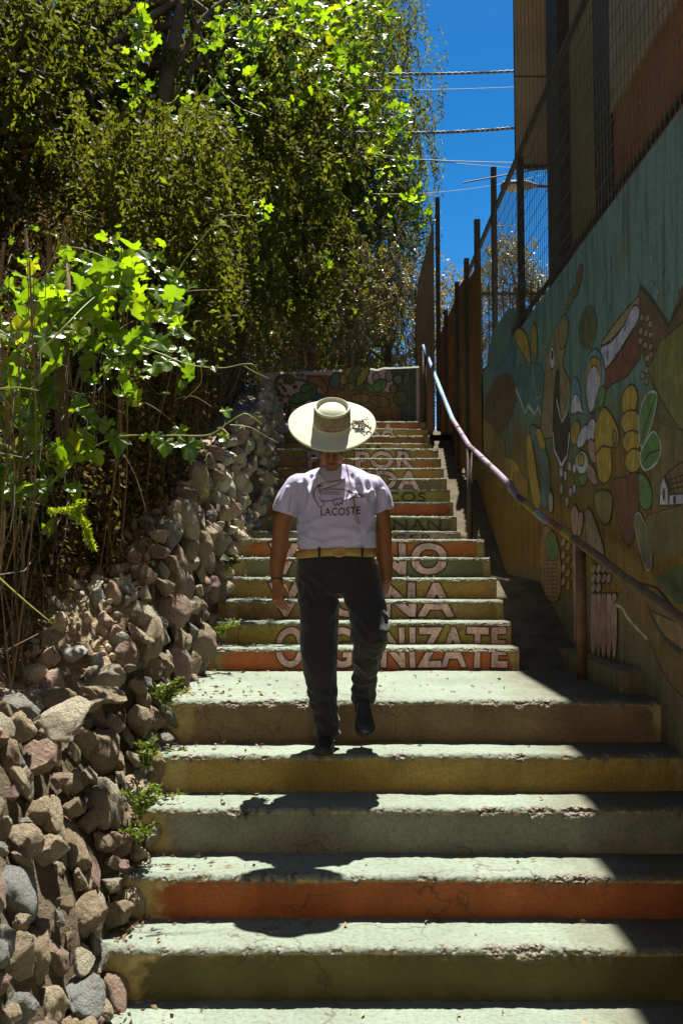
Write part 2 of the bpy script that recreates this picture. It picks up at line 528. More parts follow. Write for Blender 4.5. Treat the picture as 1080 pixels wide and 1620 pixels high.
# the bottom landing that the photographer stands on
def bottom_landing():
    xs = np.linspace(-0.99, XWALL + 0.02, 90); ys = np.concatenate([np.linspace(-6, 2.6, 20), np.linspace(2.65, 3.75, 36)])
    V = []
    for x in xs:
        for y in ys:
            V.append((x, y, 0.0 + 0.006 * fbm(x * 3, y * 3, 0, 1, 3)))
    idx = np.arange(len(V)).reshape(len(xs), len(ys))
    F = np.stack([idx[:-1, :-1], idx[1:, :-1], idx[1:, 1:], idx[:-1, 1:]], -1).reshape(-1, 4)
    me = mesh_np("landing", np.array(V), F, {"paint": np.zeros(len(V)), "face": np.zeros(len(V))})
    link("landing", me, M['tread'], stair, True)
bottom_landing()
# low drain beside the upper flight
ch = MB()
for (ya, za, yb, zb_) in ((6.40, 0.955, 7.95, 1.55), (7.95, 1.55, 9.5, 1.60), (9.5, 1.60, 11.6, 2.75), (11.6, 2.75, 12.45, 2.80), (12.45, 2.80, 14.2, 3.72)):
    ch.add([(XR - .01, ya, za), (XWALL + .02, ya, za), (XWALL + .02, yb, zb_), (XR - .01, yb, zb_)], [(0, 1, 2, 3)])
tag(ch.build("drain_channel", M['core']), kind="structure")

# ---- lettering -----------------------------------------------------------------
def text_geo(s, offset=0.0, shear=0.0):
    cu = bpy.data.curves.new("t", 'FONT')
    cu.body = s; cu.size = 1.0; cu.offset = offset; cu.resolution_u = 4
    cu.space_character = 1.12
    o = bpy.data.objects.new("t", cu); COL.objects.link(o)
    dg = bpy.context.evaluated_depsgraph_get(); dg.update()
    ev = o.evaluated_get(dg); me = ev.to_mesh()
    V = np.array([tuple(v.co) for v in me.vertices]); F = [tuple(p.vertices) for p in me.polygons]
    ev.to_mesh_clear()
    bpy.data.objects.remove(o); bpy.data.curves.remove(cu)
    return V, F

def clip_mesh(V, F, lo, hi):
    bm = bmesh.new()
    vs = [bm.verts.new(v) for v in V]
    for f in F:
        try: bm.faces.new([vs[i] for i in f])
        except ValueError: pass
    for co, no in (((0, lo, 0), (0, -1, 0)), ((0, hi, 0), (0, 1, 0))):
        bmesh.ops.bisect_plane(bm, geom=bm.verts[:] + bm.edges[:] + bm.faces[:], plane_co=co, plane_no=no, clear_outer=True)
    bmesh.ops.triangulate(bm, faces=bm.faces[:])
    bm.verts.ensure_lookup_table()
    for i, v in enumerate(bm.verts): v.index = i
    V2 = np.array([tuple(v.co) for v in bm.verts]) if len(bm.verts) else np.zeros((0, 3))
    F2 = [tuple(v.index for v in f.verts) for f in bm.faces]
    bm.free()
    return V2, F2

PINK, DARKL = (0.74, 0.46, 0.42), (0.045, 0.032, 0.018)
def riser_words(nums, s, px0, px1, fill=PINK, bold=0.034, out=0.034, trim=(0.04, 0.10)):
    """word painted over one or two risers, lower riser first"""
    Vi, Fi = text_geo(s, bold); Vo, Fo = text_geo(s, bold + out)
    x0, x1 = Vi[:, 0].min(), Vi[:, 0].max(); yb, yt = Vi[:, 1].min(), Vi[:, 1].max()
    k = len(nums)
    for q, num in enumerate(nums):
        n_, y0, z1 = STEPS[num-1]; zb = STEPS[num-2][2]
        wx0 = (px0 - 540) / FPX * y0; wx1 = (px1 - 540) / FPX * y0
        lo = yb + (yt - yb) * q / k; hi = yb + (yt - yb) * (q + 1) / k
        z_lo = zb + (0.02 if q == 0 else 0.004); z_hi = z1 - (0.036 if q == k - 1 else 0.026)
        VV = []; FF = []; CC = []
        for (V, F, colr, dy, ex) in ((Vo, Fo, DARKL, -0.0065, 0.05 if (q == 0 or q == k-1) else 0), (Vi, Fi, fill, -0.0090, 0)):
            if fill is None and colr is not DARKL: continue
            if fill is None: V, F = Vi, Fi
            lo2 = lo - (ex if q == 0 else 0); hi2 = hi + (ex if q == k - 1 else 0)
            V2, F2 = clip_mesh(V, F, lo2, hi2)
            b = len(VV)
            for v in V2:
                X = wx0 + (v[0] - x0) / (x1 - x0) * (wx1 - wx0)
                Z = z_lo + (v[1] - lo) / (hi - lo) * (z_hi - z_lo)
                X += 0.011 * fbm(X * 6, Z * 6, num, 1, 2); Z += 0.006 * fbm(X * 6, Z * 6, num + 9, 1, 2)
                Z = min(max(Z, zb + 0.004), z1 - 0.03)
                t = (Z - zb) / max(z1 - zb, .01)
                VV.append((X, y0 + 0.008 - 0.010 * t + dy, Z)); CC.append(colr)
            FF += [tuple(i + b for i in f) for f in F2]
        me = mesh_np("lettering", np.array(VV), FF, {"col": np.array(CC)})
        link("lettering", me, M['letter'], stair)

riser_words((6, 7), "ORGANIZATE", 438, 799)
riser_words((8, 9), "VECINA", 425, 718)
riser_words((10, 11), "VECINO", 425, 706)
riser_words((12,), "GER", 622, 684, None, 0.012)
riser_words((13,), "NAN", 622, 698, None, 0.012)
riser_words((15,), "COS", 612, 673, None, 0.014)
riser_words((16, 17), "VIDA", 545, 664)
riser_words((18, 19), "POR", 562, 655)
riser_words((18, 19), "P", 486, 508)
riser_words((20,), "HA", 566, 610, None, 0.012)
riser_words((22, 23), "RA", 584, 626)

# ---- mural walls ----------------------------------------------------------------
class Mural:
    def __init__(self): self.V = []; self.F = []; self.C = []; self.layer = 0
    def poly(self, pts3, col, off):
        tris = tessellate_polygon([[Vector(p) for p in pts3]])
        b = len(self.V)
        for p in pts3:
            q = Vector(p) + off * (1 + self.layer)
            self.V.append(tuple(q)); self.C.append(col)
        self.F += [tuple(b + i for i in t) for t in tris]
        self.layer += 1
    def line(self, pts3, w, col, off, closed=False):
        pts = [Vector(p) for p in pts3]
        if closed: pts = pts + [pts[0]]
        n = off.normalized(); b = len(self.V)
        for i, p in enumerate(pts):
            t = (pts[min(i+1, len(pts)-1)] - pts[max(i-1, 0)]).normalized()
            s = n.cross(t).normalized() * w * 0.5 * (0.75 + 0.5 * random.random())
            q = p + off * (1 + self.layer)
            self.V += [tuple(q + s), tuple(q - s)]; self.C += [col, col]
        for i in range(len(pts) - 1):
            self.F += [(b+2*i, b+2*i+1, b+2*i+3, b+2*i+2)]
        self.layer += 1

def smooth_closed(p, n=4):
    p = [Vector((a[0], a[1], 0)) for a in p]; m = len(p); out = []
    for i in range(m):
        p0, p1, p2, p3 = p[i-1], p[i], p[(i+1) % m], p[(i+2) % m]
        for k in range(n):
            t = k / n
            v = 0.5*((2*p1)+(p2-p0)*t+(2*p0-5*p1+4*p2-p3)*t*t+(3*p1-p0-3*p2+p3)*t**3)
            out.append((v.x, v.y))
    return out

def ell(cx, cy, a, b, rot=0, n=16):
    return [(cx + a*cos(2*pi*k/n)*cos(rot) - b*sin(2*pi*k/n)*sin(rot), cy + a*cos(2*pi*k/n)*sin(rot) + b*sin(2*pi*k/n)*cos(rot)) for k in range(n)]

mw = empty("mural_wall", (XWALL, 3, 0))
tag(mw, "tall shaded mural wall painted with plants, corn and little houses right of the stairs", "wall")
wb = MB()
prof = [(1.0, -0.3), (1.0, 3.90), (9.27, 3.87), (9.27, 4.23), (10.30, 4.23), (10.75, 3.93), (12.3, 3.90), (12.3, -0.3)]
vs = [(XWALL, y, z) for y, z in prof] + [(XWALL + 0.22, y, z) for y, z in prof]
n = len(prof)
wb.add(vs, [tuple(range(n))] + [tuple(range(n, 2*n))[::-1]] + [(i, (i+1) % n + 0, (i+1) % n + n, i + n) for i in range(n)])
def mural_base_mat():
    t = NT("mural_ground_paint")
    sep = t.n("SeparateXYZ"); t.l(t.pos(), sep.inputs[0])
    n1 = t.noise(1.1, 5, 0.65)
    zz = t.math('ADD', sep.outputs[2], t.math('MULTIPLY', t.math('SUBTRACT', n1, 0.5), 1.6))
    zz = t.math('SUBTRACT', zz, t.math('MULTIPLY', sep.outputs[1], 0.10))
    c = t.ramp(t.math('MULTIPLY', zz, 0.25), [(0.02, (0.172, 0.142, 0.078)), (0.18, (0.186, 0.154, 0.082)), (0.24, (0.254, 0.146, 0.039)), (0.36, (0.245, 0.137, 0.035)), (0.46, (0.154, 0.129, 0.05)), (0.56, (0.151, 0.224, 0.196)), (1.0, (0.161, 0.235, 0.217))])
    mp = t.n("Mapping"); mp.inputs["Scale"].default_value = (3, 3, 0.35)
    t.l(t.pos(), mp.inputs["Vector"])
    st = t.n("TexNoise"); st.inputs["Scale"].default_value = 5; st.inputs["Detail"].default_value = 5
    t.l(mp.outputs[0], st.inputs["Vector"])
    c = t.mix(t.ramp(st.outputs["Fac"], [(0.45, 0.0), (0.72, 0.6)]), c, (0.06, 0.042, 0.02))
    c = t.mix(t.ramp(t.noise(2.4, 5, 0.6), [(0.55, 0), (0.75, 0.5)]), c, (0.16, 0.105, 0.035))
    g2 = t.noise(55, 4, 0.7)
    c = t.mix(0.5, c, t.mix(1.0, c, t.ramp(g2, [(0.3, 0.5), (0.7, 1.5)]), 'MULTIPLY'))
    return t.done(t.bsdf(c, 0.85, g2, 0.004, 0.8, 0.2))
M['mural_base'] = mural_base_mat()
wb.build("wall_body", M['mural_base'], mw)
kb = MB(); kb.box(1.52, XWALL - .002, 5.25, 7.6, 0.9, 1.09)
kb.build("wall_footing", M['mural_base'], mw)

OFFX = Vector((-0.000018, 0, 0))
mu = Mural()
def w6(p): return [PXX(760 + x / 3.375, 400 + y / 3.375, XWALL - 0.002) for x, y in p]
def w7(p): return [PXX(740 + x / 3.176, 780 + y / 3.176, XWALL - 0.002) for x, y in p]
OUT = (0.055, 0.042, 0.028)
def shape(conv, pts, col, smooth=True, ol=OUT, w=0.011):
    p = smooth_closed(pts) if smooth else pts
    q = conv(p)
    mu.poly(q, col, OFFX)
    if ol: mu.line(q, w, ol, OFFX, True)
LAV, TAN, MAR, YEL, GRN, OLV, BLU, WHT = (0.42, 0.37, 0.47), (0.30, 0.21, 0.11), (0.17, 0.062, 0.036), (0.36, 0.24, 0.045), (0.12, 0.20, 0.07), (0.17, 0.155, 0.05), (0.13, 0.23, 0.33), (0.50, 0.46, 0.52)
BRN, PNK = (0.13, 0.085, 0.04), (0.40, 0.23, 0.20)
# fields and mountains
shape(w6, [(840,180),(900,240),(1000,380),(1080,160),(1300,80),(1300,900),(1080,1000),(930,760),(850,520)], BRN, False, None)
shape(w6, [(890,620),(960,470),(1080,370),(1300,300),(1300,1000),(1060,940),(990,830),(930,720)], OLV, False)
shape(w6, [(930,900),(1080,960),(1300,980),(1300,1500),(900,1330)], (0.15, 0.12, 0.05), False, None)
mu.line(w6([(850,180),(900,235),(935,285),(1000,390),(1080,240),(1200,100)]), 0.03, OUT, OFFX)
# long tan and lavender bands
shape(w6, [(640,490),(720,370),(810,262),(842,235),(835,295),(790,345),(700,460)], TAN)
shape(w6, [(643,505),(700,470),(760,390),(800,305),(825,278),(846,305),(835,365),(790,440),(720,550),(660,622),(640,560)], LAV)
shape(w6, [(660,630),(730,550),(790,455),(846,370),(850,560),(780,660),(700,700),(640,760)], MAR, False)
for (a, b) in ((860,345),(888,350),(903,380),(853,418),(880,430),(906,440),(850,470),(878,492),(907,500),(910,545),(888,562),(885,625),(884,685),(862,655)):
    shape(w6, ell(a, b, 11, 21, 0.15), (0.30, 0.22, 0.12), False, OUT, 0.009)
# arches
shape(w6, [(556,760),(552,640),(575,545),(610,513),(645,545),(662,610),(655,720),(605,850),(578,850)], BLU)
shape(w6, [(558,750),(560,650),(580,575),(608,555),(635,580),(645,650),(640,720),(600,850),(575,830)], YEL)
shape(w6, [(562,745),(572,655),(590,612),(608,602),(628,632),(637,690),(612,800),(588,855),(572,820)], LAV)
shape(w6, [(606,820),(630,740),(652,710),(668,740),(655,800),(620,840)], GRN)
shape(w6, [(482,790),(482,705),(503,662),(525,700),(535,790),(510,780)], BLU)
shape(w6, [(484,860),(486,790),(510,752),(530,790),(545,860),(520,850)], WHT)
# elongated head
shape(w6, [(325,960),(335,760),(345,600),(372,470),(410,380),(440,330),(462,365),(455,470),(440,600),(480,720),(440,905),(420,840),(400,960),(352,992)], (0.24, 0.18, 0.09))
shape(w6, [(383,900),(392,740),(402,640),(420,640),(422,800),(434,905),(465,850),(478,960),(468,1080),(432,1145),(392,1060)], (0.05, 0.035, 0.025))
mu.line(w6([(385,960),(392,1050),(430,1140),(462,1080),(474,960)]), 0.03, WHT, OFFX)
mu.line(w6([(404,780),(420,860),(434,905),(460,850),(474,740)]), 0.02, WHT, OFFX)
shape(w6, ell(381, 560, 12, 60), WHT, False); shape(w6, ell(381, 545, 6, 26), OUT, False, None)
shape(w6, ell(440, 420, 26, 95, 0.1), (0.20, 0.16, 0.07)); shape(w6, ell(520, 150, 14, 90, 0.2), (0.15, 0.11, 0.05))
shape(w6, ell(480, 240, 12, 70, 0.3), (0.14, 0.12, 0.05)); shape(w6, ell(570, 400, 50, 120, 0.1), (0.10, 0.105, 0.05), False, None)
# flower
for (a, b, r, c) in ((505,960,0.1,YEL),(545,980,0.35,WHT),(590,950,0.1,LAV),(600,1060,-0.2,PNK),(590,1180,-0.4,PNK),(545,1180,0,GRN)):
    shape(w6, ell(a, b, 24, 66, r), c)
shape(w6, ell(540, 1120, 34, 62), WHT); shape(w6, ell(536, 1105, 18, 34), YEL)
for (a, b) in ((430,1170),(452,1190),(475,1140),(500,1150),(430,1260),(480,1280),(460,1330),(500,1260)):
    shape(w6, ell(a, b, 9, 28), LAV, False, OUT, 0.008)
# yellow figures, corn and leaves
shape(w6, [(606,950),(635,860),(660,823),(700,870),(728,930),(738,990),(720,1040),(695,1040),(700,1130),(690,1200),(660,1232),(628,1200),(615,1060)], YEL)
mu.line(w6([(610,1080),(650,1030),(700,1040)]), 0.014, OUT, OFFX); shape(w6, ell(715, 985, 12, 40), (0.22, 0.17, 0.08))
for (a, b, ww, hh) in ((795,790,42,86),(802,905,52,66),(806,1010,48,62),(816,1110,44,66)):
    shape(w6, ell(a, b, ww, hh, 0.12), YEL)
shape(w6, [(843,935),(855,830),(890,755),(925,742),(942,765),(930,850),(900,950),(860,1040)], GRN, True, WHT)
mu.line(w6([(850,1020),(890,900),(930,770)]), 0.012, OUT, OFFX)
shape(w6, [(850,1080),(895,985),(925,955),(955,1000),(962,1060),(935,1125),(875,1160)], GRN, True, WHT)
mu.line(w6([(860,1130),(900,1070),(955,1050)]), 0.012, OUT, OFFX)
shape(w6, [(830,1190),(870,1185),(905,1240),(915,1300),(905,1360),(870,1370),(838,1300)], GRN)
shape(w6, [(698,1225),(770,1200),(838,1180),(842,1400),(800,1560),(760,1530),(720,1400)], MAR)
# little houses
shape(w6, [(985,1190),(1065,1120),(1200,1110),(1200,1280),(1040,1290)], (0.20, 0.12, 0.06), False)
for k in range(6):
    mu.line(w6([(990 + k*22, 1190 - k*12), (1010 + k*24, 1285 - k*4)]), 0.010, OUT, OFFX)
for k in range(3):
    mu.line(w6([(1000, 1215 + k*25), (1180, 1150 + k*38)]), 0.010, OUT, OFFX)
shape(w6, [(955,1350),(960,1240),(978,1195),(1000,1260),(1000,1350)], WHT, False); shape(w6, ell(978, 1290, 7, 34), OUT, False, None)
shape(w6, [(1000,1350),(1010,1290),(1150,1280),(1150,1340)], LAV, False); shape(w6, ell(1035, 1320, 8, 24), OUT, False, None)
# left side of the wall
shape(w6, [(178,445),(205,405),(240,430),(262,520),(262,592),(215,520)], YEL); shape(w6, [(270,430),(284,375),(300,420),(298,560),(272,520)], (0.27, 0.19, 0.05))
shape(w6, [(192,640),(218,608),(245,640),(232,688),(208,680)], YEL)
shape(w6, [(60,700),(90,600),(170,470),(182,600),(145,800),(110,900),(80,880)], (0.09, 0.16, 0.185), True, None)
shape(w6, [(180,620),(320,600),(330,780),(300,860),(220,800)], (0.085, 0.15, 0.165), True, None)
shape(w6, [(10,880),(60,700),(150,640),(190,760),(150,900),(60,1000)], (0.12, 0.075, 0.035), True, None)
mu.line(w6([(185,720),(215,790),(240,855),(255,815),(290,862),(308,820),(320,862)]), 0.03, (0.40, 0.42, 0.42), OFFX)
mu.line(w6([(278,600),(285,720),(300,780),(320,765)]), 0.016, (0.32, 0.30, 0.26), OFFX)
shape(w6, [(258,945),(300,930),(345,1040),(372,1180),(362,1350),(320,1340),(318,1150)], (0.10, 0.15, 0.14))
shape(w6, [(245,990),(268,980),(300,1180),(322,1345),(285,1345),(250,1120)], YEL)
shape(w6, [(295,960),(320,940),(345,1030),(325,1050)], YEL)
for (a, b, c) in ((170,1190,YEL),(210,1260,(0.26,0.15,0.04)),(120,1160,(0.22,0.15,0.05)),(90,1050,(0.17,0.11,0.04)),(30,980,(0.22,0.15,0.05))):
    shape(w6, [(a-45,b-60),(a-10,b-90),(a+40,b-40),(a+30,b+60),(a-20,b+90)], c, True, None)
# lower figures (crop of the wall behind the handrail post)
shape(w7, [(362,260),(385,165),(430,200),(462,300),(465,500),(430,548),(390,515),(366,400)], (0.30, 0.17, 0.07))
shape(w7, [(392,240),(420,190),(448,240),(452,330),(400,330)], GRN)
for k in range(9):
    for j in range(3):
        shape(w7, ell(392 + j*22, 350 + k*20, 8, 13), (0.33, 0.24, 0.16), False, OUT, 0.008)
for k in range(14):
    shape(w7, ell(480 + (k % 3)*24, 180 + k*22, 10, 24, 0.2), (PNK, YEL, (0.30, 0.14, 0.10))[k % 3], False, OUT, 0.008)
shape(w7, [(520,90),(540,60),(560,120),(550,210),(525,190)], PNK); shape(w7, [(560,100),(580,110),(570,200),(552,210)], PNK)
shape(w7, [(590,110),(612,80),(650,170),(685,300),(650,340),(610,300)], (0.28, 0.20, 0.13))
for k in range(5):
    a = 632 + k * 26
    shape(w7, [(a-12,520),(a,505),(a+12,520),(a+14,690),(a+6,822),(a-8,822),(a-15,690)], PNK, True, OUT, 0.009)
for k in range(10):
    shape(w7, ell(632 + (k % 4)*26, 380 + (k // 4)*48, 12, 26, 0.2), (0.30, 0.21, 0.15), False, OUT, 0.008)
shape(w7, [(528,240),(545,230),(545,740),(532,760)], PNK, False)
shape(w7, [(738,556),(770,570),(800,620),(850,680),(910,740),(960,850),(1010,950),(1090,1030),(1300,1100),(1300,700),(1080,640),(950,480),(800,440)], (0.17, 0.10, 0.04), False)
mu.line(w7([(740,560),(775,575),(800,622),(850,680),(905,735)]), 0.022, (0.42, 0.38, 0.34), OFFX)
mu.line(w7([(905,560),(940,650),(1000,740),(1080,800)]), 0.03, OUT, OFFX)
shape(w7, [(915,590),(1080,660),(1300,760),(1300,900),(1080,790),(990,720)], (0.25, 0.15, 0.08), False)
shape(w7, [(838,140),(860,100),(890,150),(915,230),(926,350),(905,388),(870,300)], (0.17, 0.15, 0.08), True, (0.36, 0.34, 0.30))
shape(w7, [(640,0),(720,0),(720,120),(690,160),(650,100)], (0.21, 0.17, 0.06))
shape(w7, [(890,120),(980,90),(1080,60),(1300,0),(1300,260),(1000,330),(920,300)], (0.15, 0.11, 0.045), False, None)
shape(w7, [(930,430),(1080,360),(1300,340),(1300,560),(1060,560)], (0.10, 0.12, 0.045), False, None)
shape(w7, [(410,0),(425,0),(430,70),(418,100),(405,60)], (0.34, 0.30, 0.26))
# pale rain flecks on the blue sky
for k in range(46):
    a = random.uniform(430, 1080); b = random.uniform(0, 560)
    if a > 800 and b > 180 + (a-800)*0.3: continue
    mu.line(w6([(a, b), (a + 2, b + random.uniform(18, 46))]), random.uniform(0.010, 0.022), (0.20, 0.25, 0.27), OFFX)
me = mesh_np("painted_mural", np.array(mu.V), mu.F, {"col": np.array(mu.C)})
link("painted_mural", me, M['mural'], mw)

# end wall at the top of the stairs
YT = 13.66
tw = empty("painted_end_wall", (0, YT, 3.7))
tag(tw, "low end wall painted with flowers and green leaves across the top of the stairs", "wall")
tb = MB()
ztop = PY(535, 585, YT).z
N = 60
x0, x1 = PY(412, 585, YT).x, PY(657, 585, YT).x + .05
rows = []
vs = []; fs = []
for i in range(N + 1):
    x = x0 + (x1 - x0) * i / N
    zt = ztop - 0.045 + 0.10 * i / N + 0.018 * fbm(x * 5, 0, 2, 1, 3)
    vs += [(x, YT, 3.2), (x, YT, zt - .03), (x, YT + .02, zt), (x, YT + .20, zt), (x, YT + .22, 3.2)]
for i in range(N):
    a = i * 5
    for k in range(4):
        fs.append((a + k, a + 5 + k, a + 6 + k, a + 1 + k))
fs += [(0, 1, 2, 3, 4), tuple(5 * N + k for k in (4, 3, 2, 1, 0))]
tb.add(vs, fs)
M['endwall'] = simple_mat("pink_plaster", (0.52, 0.33, 0.31), (0.62, 0.42, 0.39), 4, 0.85, 50, 0.003)
M['capwhite'] = simple_mat("bare_wall_top", (0.38, 0.38, 0.34), (0.5, 0.5, 0.44), 4, 0.85, 50, 0.003)
o = tb.build("wall_body", [M['endwall'], M['capwhite']], tw)
for p in o.data.polygons:
    if p.normal.z > 0.5: p.material_index = 1
mu = Mural()
OFFY = Vector((0, -0.00003, 0))
def w3(p): return [PY(340 + x / 4.5, 560 + y / 4.5, YT - 0.003) for x, y in p]
def w4(p): return [PY(540 + x / 2.0, 540 + y / 2.0, YT - 0.003) for x, y in p]
def shp(conv, pts, col, smooth=True, ol=OUT, w=0.016):
    p = smooth_closed(pts) if smooth else pts
    q = conv(p); mu.poly(q, col, OFFY)
    if ol: mu.line(q, w, ol, OFFY, True)
shp(w3, [(640,150),(800,150),(1000,230),(1420,300),(1420,520),(900,520),(800,400),(720,260)], (0.26, 0.10, 0.04), False, None)
shp(w4, [(0,120),(60,150),(140,170),(235,150),(235,260),(0,260)], (0.28, 0.13, 0.05), False, None)
shp(w4, [(150,88),(236,84),(236,250),(190,250)], (0.085, 0.10, 0.075), False, None)
for (a, b, ww, hh, c) in ((860,190,46,60,(0.10,0.13,0.12)),(915,190,22,70,(0.20,0.18,0.05)),(985,195,34,72,(0.26,0.22,0.05)),(1040,190,40,75,(0.12,0.17,0.05)),(720,290,45,55,(0.09,0.12,0.13)),(760,260,40,30,PNK)):
    shp(w3, ell(a, b, ww, hh, 0.3), c)
for (a, b, ww, hh, r, c) in ((15,110,16,30,0.5,YEL),(40,105,14,34,0.6,(0.14,0.18,0.05)),(68,110,13,36,0.5,YEL),(110,115,12,16,0,PNK),(120,140,18,26,0.9,GRN),(88,148,10,22,-0.7,GRN),(150,110,12,18,0,(0.30,0.28,0.26)),(178,120,14,14,0,(0.2,0.2,0.16)),(205,115,10,22,0.2,(0.12,0.14,0.1)),(165,150,14,14,0,(0.2,0.11,0.05)),(60,180,30,16,0,(0.3,0.17,0.06)),(120,190,34,18,0.2,(0.24,0.14,0.05)),(185,180,22,22,0,(0.14,0.12,0.06)),(60,225,28,14,0.1,(0.18,0.16,0.05))):
    shp(w4, ell(a, b, ww, hh, r), c)
shp(w3, [(520,335),(560,290),(620,272),(690,250),(680,310),(630,345),(570,352)], GRN); shp(w3, [(605,250),(640,215),(690,240),(660,275),(620,275)], GRN)
shp(w3, [(520,345),(570,355),(640,345),(600,380),(550,375)], (0.25, 0.22, 0.05))
for (a, b) in ((490,165),(520,155),(545,170),(535,200),(505,200),(515,178)):
    shp(w3, ell(a, b, 15, 15), (0.30, 0.12, 0.06))
for (a, b) in ((465,215),(455,265),(560,200),(480,300),(500,260),(575,235),(590,150),(620,155),(470,330),(520,300)):
    shp(w3, ell(a, b, 9, 9), random.choice([(0.35,0.17,0.08),(0.13,0.13,0.20),(0.40,0.33,0.12)]), False)
for (a, b) in ((485,240),(565,235),(500,360),(440,300)):
    shp(w3, ell(a, b, 10, 10), (0.08, 0.08, 0.14), False)
for k in range(14):
    shp(w3, ell(random.uniform(470,540), random.uniform(380,520), 16, 14), random.choice([YEL,(0.32,0.17,0.06),(0.25,0.12,0.05)]))
mu.line(w3([(470,150),(438,180),(432,230),(460,290),(500,310)]), 0.05, (0.10, 0.13, 0.05), OFFY)
mu.line(w3([(560,180),(620,185),(690,225),(710,240)]), 0.045, (0.10, 0.13, 0.05), OFFY)
mu.line(w3([(430,310),(470,350),(510,400)]), 0.05, (0.10, 0.14, 0.05), OFFY)
shp(w3, [(650,190),(700,160),(760,175),(800,240),(790,280),(740,230)], (0.32, 0.15, 0.06))
me = mesh_np("painted_mural", np.array(mu.V), mu.F, {"col": np.array(mu.C)})
link("painted_mural", me, M['mural'], tw)
# ------------------------------------------------------------------ fence on the mural wall
XF = 1.70
fe = empty("wire_mesh_fence", (XF, 4, 3.9))
tag(fe, "dark steel mesh fence with square posts standing on top of the mural wall", "fence")
def fpost(px, ptop, pbot_z, w=0.058, X=XF):
    p = PXX(px, ptop, X)
    m = MB(); m.box(X - w/2, X + w/2, p.y - w/2, p.y + w/2, pbot_z, p.z)
    m.build("post", M['black_metal'], fe)
    return p
pa = fpost(822, 248, 3.85)
pb = fpost(780, 265, 3.7)
pc = fpost(754, 348, 3.5, 0.07)
RAILZ = 5.62
m = MB(); m.box(XF - .02, XF + .02, 3.0, 12.7, RAILZ - .02, RAILZ + .02); m.build("top_rail", M['black_metal'], fe)
m = MB(); m.box(XF - .015, XF + .015, 3.0, 12.3, 3.99, 4.02); m.build("bottom_rail", M['black_metal'], fe)
m = MB()
for y in np.arange(3.0, 12.3, 0.075):
    m.tube([(XF - .02, y, 3.88), (XF - .02, y, RAILZ)], 0.0026, 4, cap=False)
for z in np.arange(4.12, RAILZ, 0.155):
    m.tube([(XF - .024, 3.0, z), (XF - .024, 12.3, z)], 0.0030, 4, cap=False)
o = m.build("wire_mesh", M['wire'], fe); o["kind"] = "stuff"

# far screen fence with tall thin post
f2 = empty("screen_fence", (1.37, 13.75, 3.7))
tag(f2, "tall thin post with brown shade netting beyond the upper end of the handrail", "fence")
pp = PXX(691.5, 313, 1.37)
m = MB(); m.box(1.34, 1.40, pp.y - .03, pp.y + .03, 3.6, pp.z); m.build("post", M['black_metal'], f2)
m = MB(); m.box(1.35, 1.39, 17.2, 17.26, 3.6, 6.9); m.build("post", M['black_metal'], f2)
m = MB(); m.tube([(1.37, pp.y, pp.z - .15), (1.37, 17.2, 6.75)], 0.012, 5); m.tube([(1.37, pp.y, 4.9), (1.37, 17.2, 4.9)], 0.01, 5); m.build("rail", M['black_metal'], f2)
m = MB()
for y in np.arange(13.9, 17.2, 0.045): m.tube([(1.37, y, 3.7), (1.37, y, 6.75)], 0.006, 3, cap=False)
for z in np.arange(3.75, 6.75, 0.05): m.tube([(1.372, 13.8, z), (1.372, 17.2, z)], 0.006, 3, cap=False)
M['netting'] = simple_mat("brown_shade_netting", (0.13, 0.10, 0.055), (0.2, 0.155, 0.09), 6, 0.9)
o = m.build("shade_netting", M['netting'], f2); o["kind"] = "stuff"

# rusty sheet panels at the far end of the fence line
rp = empty("rusty_panel_fence", (1.66, 13, 3.7))
tag(rp, "rusty orange corrugated panels between dark posts at the far end of the mural wall", "fence")
def corr(y0, y1, z0, z1a, z1b, X, n=10, amp=0.012):
    vs = []; fs = []; K = n * 6
    for i in range(K + 1):
        y = y0 + (y1 - y0) * i / K; x = X + amp * sin(2 * pi * i / 6)
        zt = z1a + (z1b - z1a) * i / K
        vs += [(x, y, z0), (x, y, zt)]
    for i in range(K): fs.append((2*i, 2*i+2, 2*i+3, 2*i+1))
    m = MB(); m.add(vs, fs); return m
seg = [(10.95, 11.9, 3.0, 5.25, 5.35), (12.0, 12.9, 3.0, 5.45, 5.55), (13.0, 14.3, 2.9, 5.5, 5.5), (14.4, 16.0, 3.4, 5.5, 5.5)]
for (a, b, z0, za, zb2) in seg:
    o = corr(a, b, z0, za, zb2, 1.63, max(4, int((b - a) / .10))).build("sheet_panel", M['rust'], rp, True)
for y in (11.95, 12.95, 14.35):
    m = MB(); m.box(1.57, 1.63, y - .04, y + .04, 2.8, 5.62); m.build("post", M['black_metal'], rp)

# bar fence of the yard behind the mural wall
bf = empty("bar_fence", (2.4, 13.2, 3.9))
tag(bf, "thin black bar railing of the yard seen through the mesh fence", "fence")
m = MB(); zr = PY(790, 465, 13.2).z
m.box(1.75, 3.6, 13.18, 13.22, zr - .018, zr + .018); m.box(1.75, 3.6, 13.18, 13.22, zr - 1.1, zr - 1.07); m.build("rail", M['black_metal'], bf)
for k in range(19):
    x = 1.78 + k * .1
    m = MB(); m.box(x - .007, x + .007, 13.193, 13.207, 3.9, zr + .16); m.build("bar", M['black_metal'], bf)

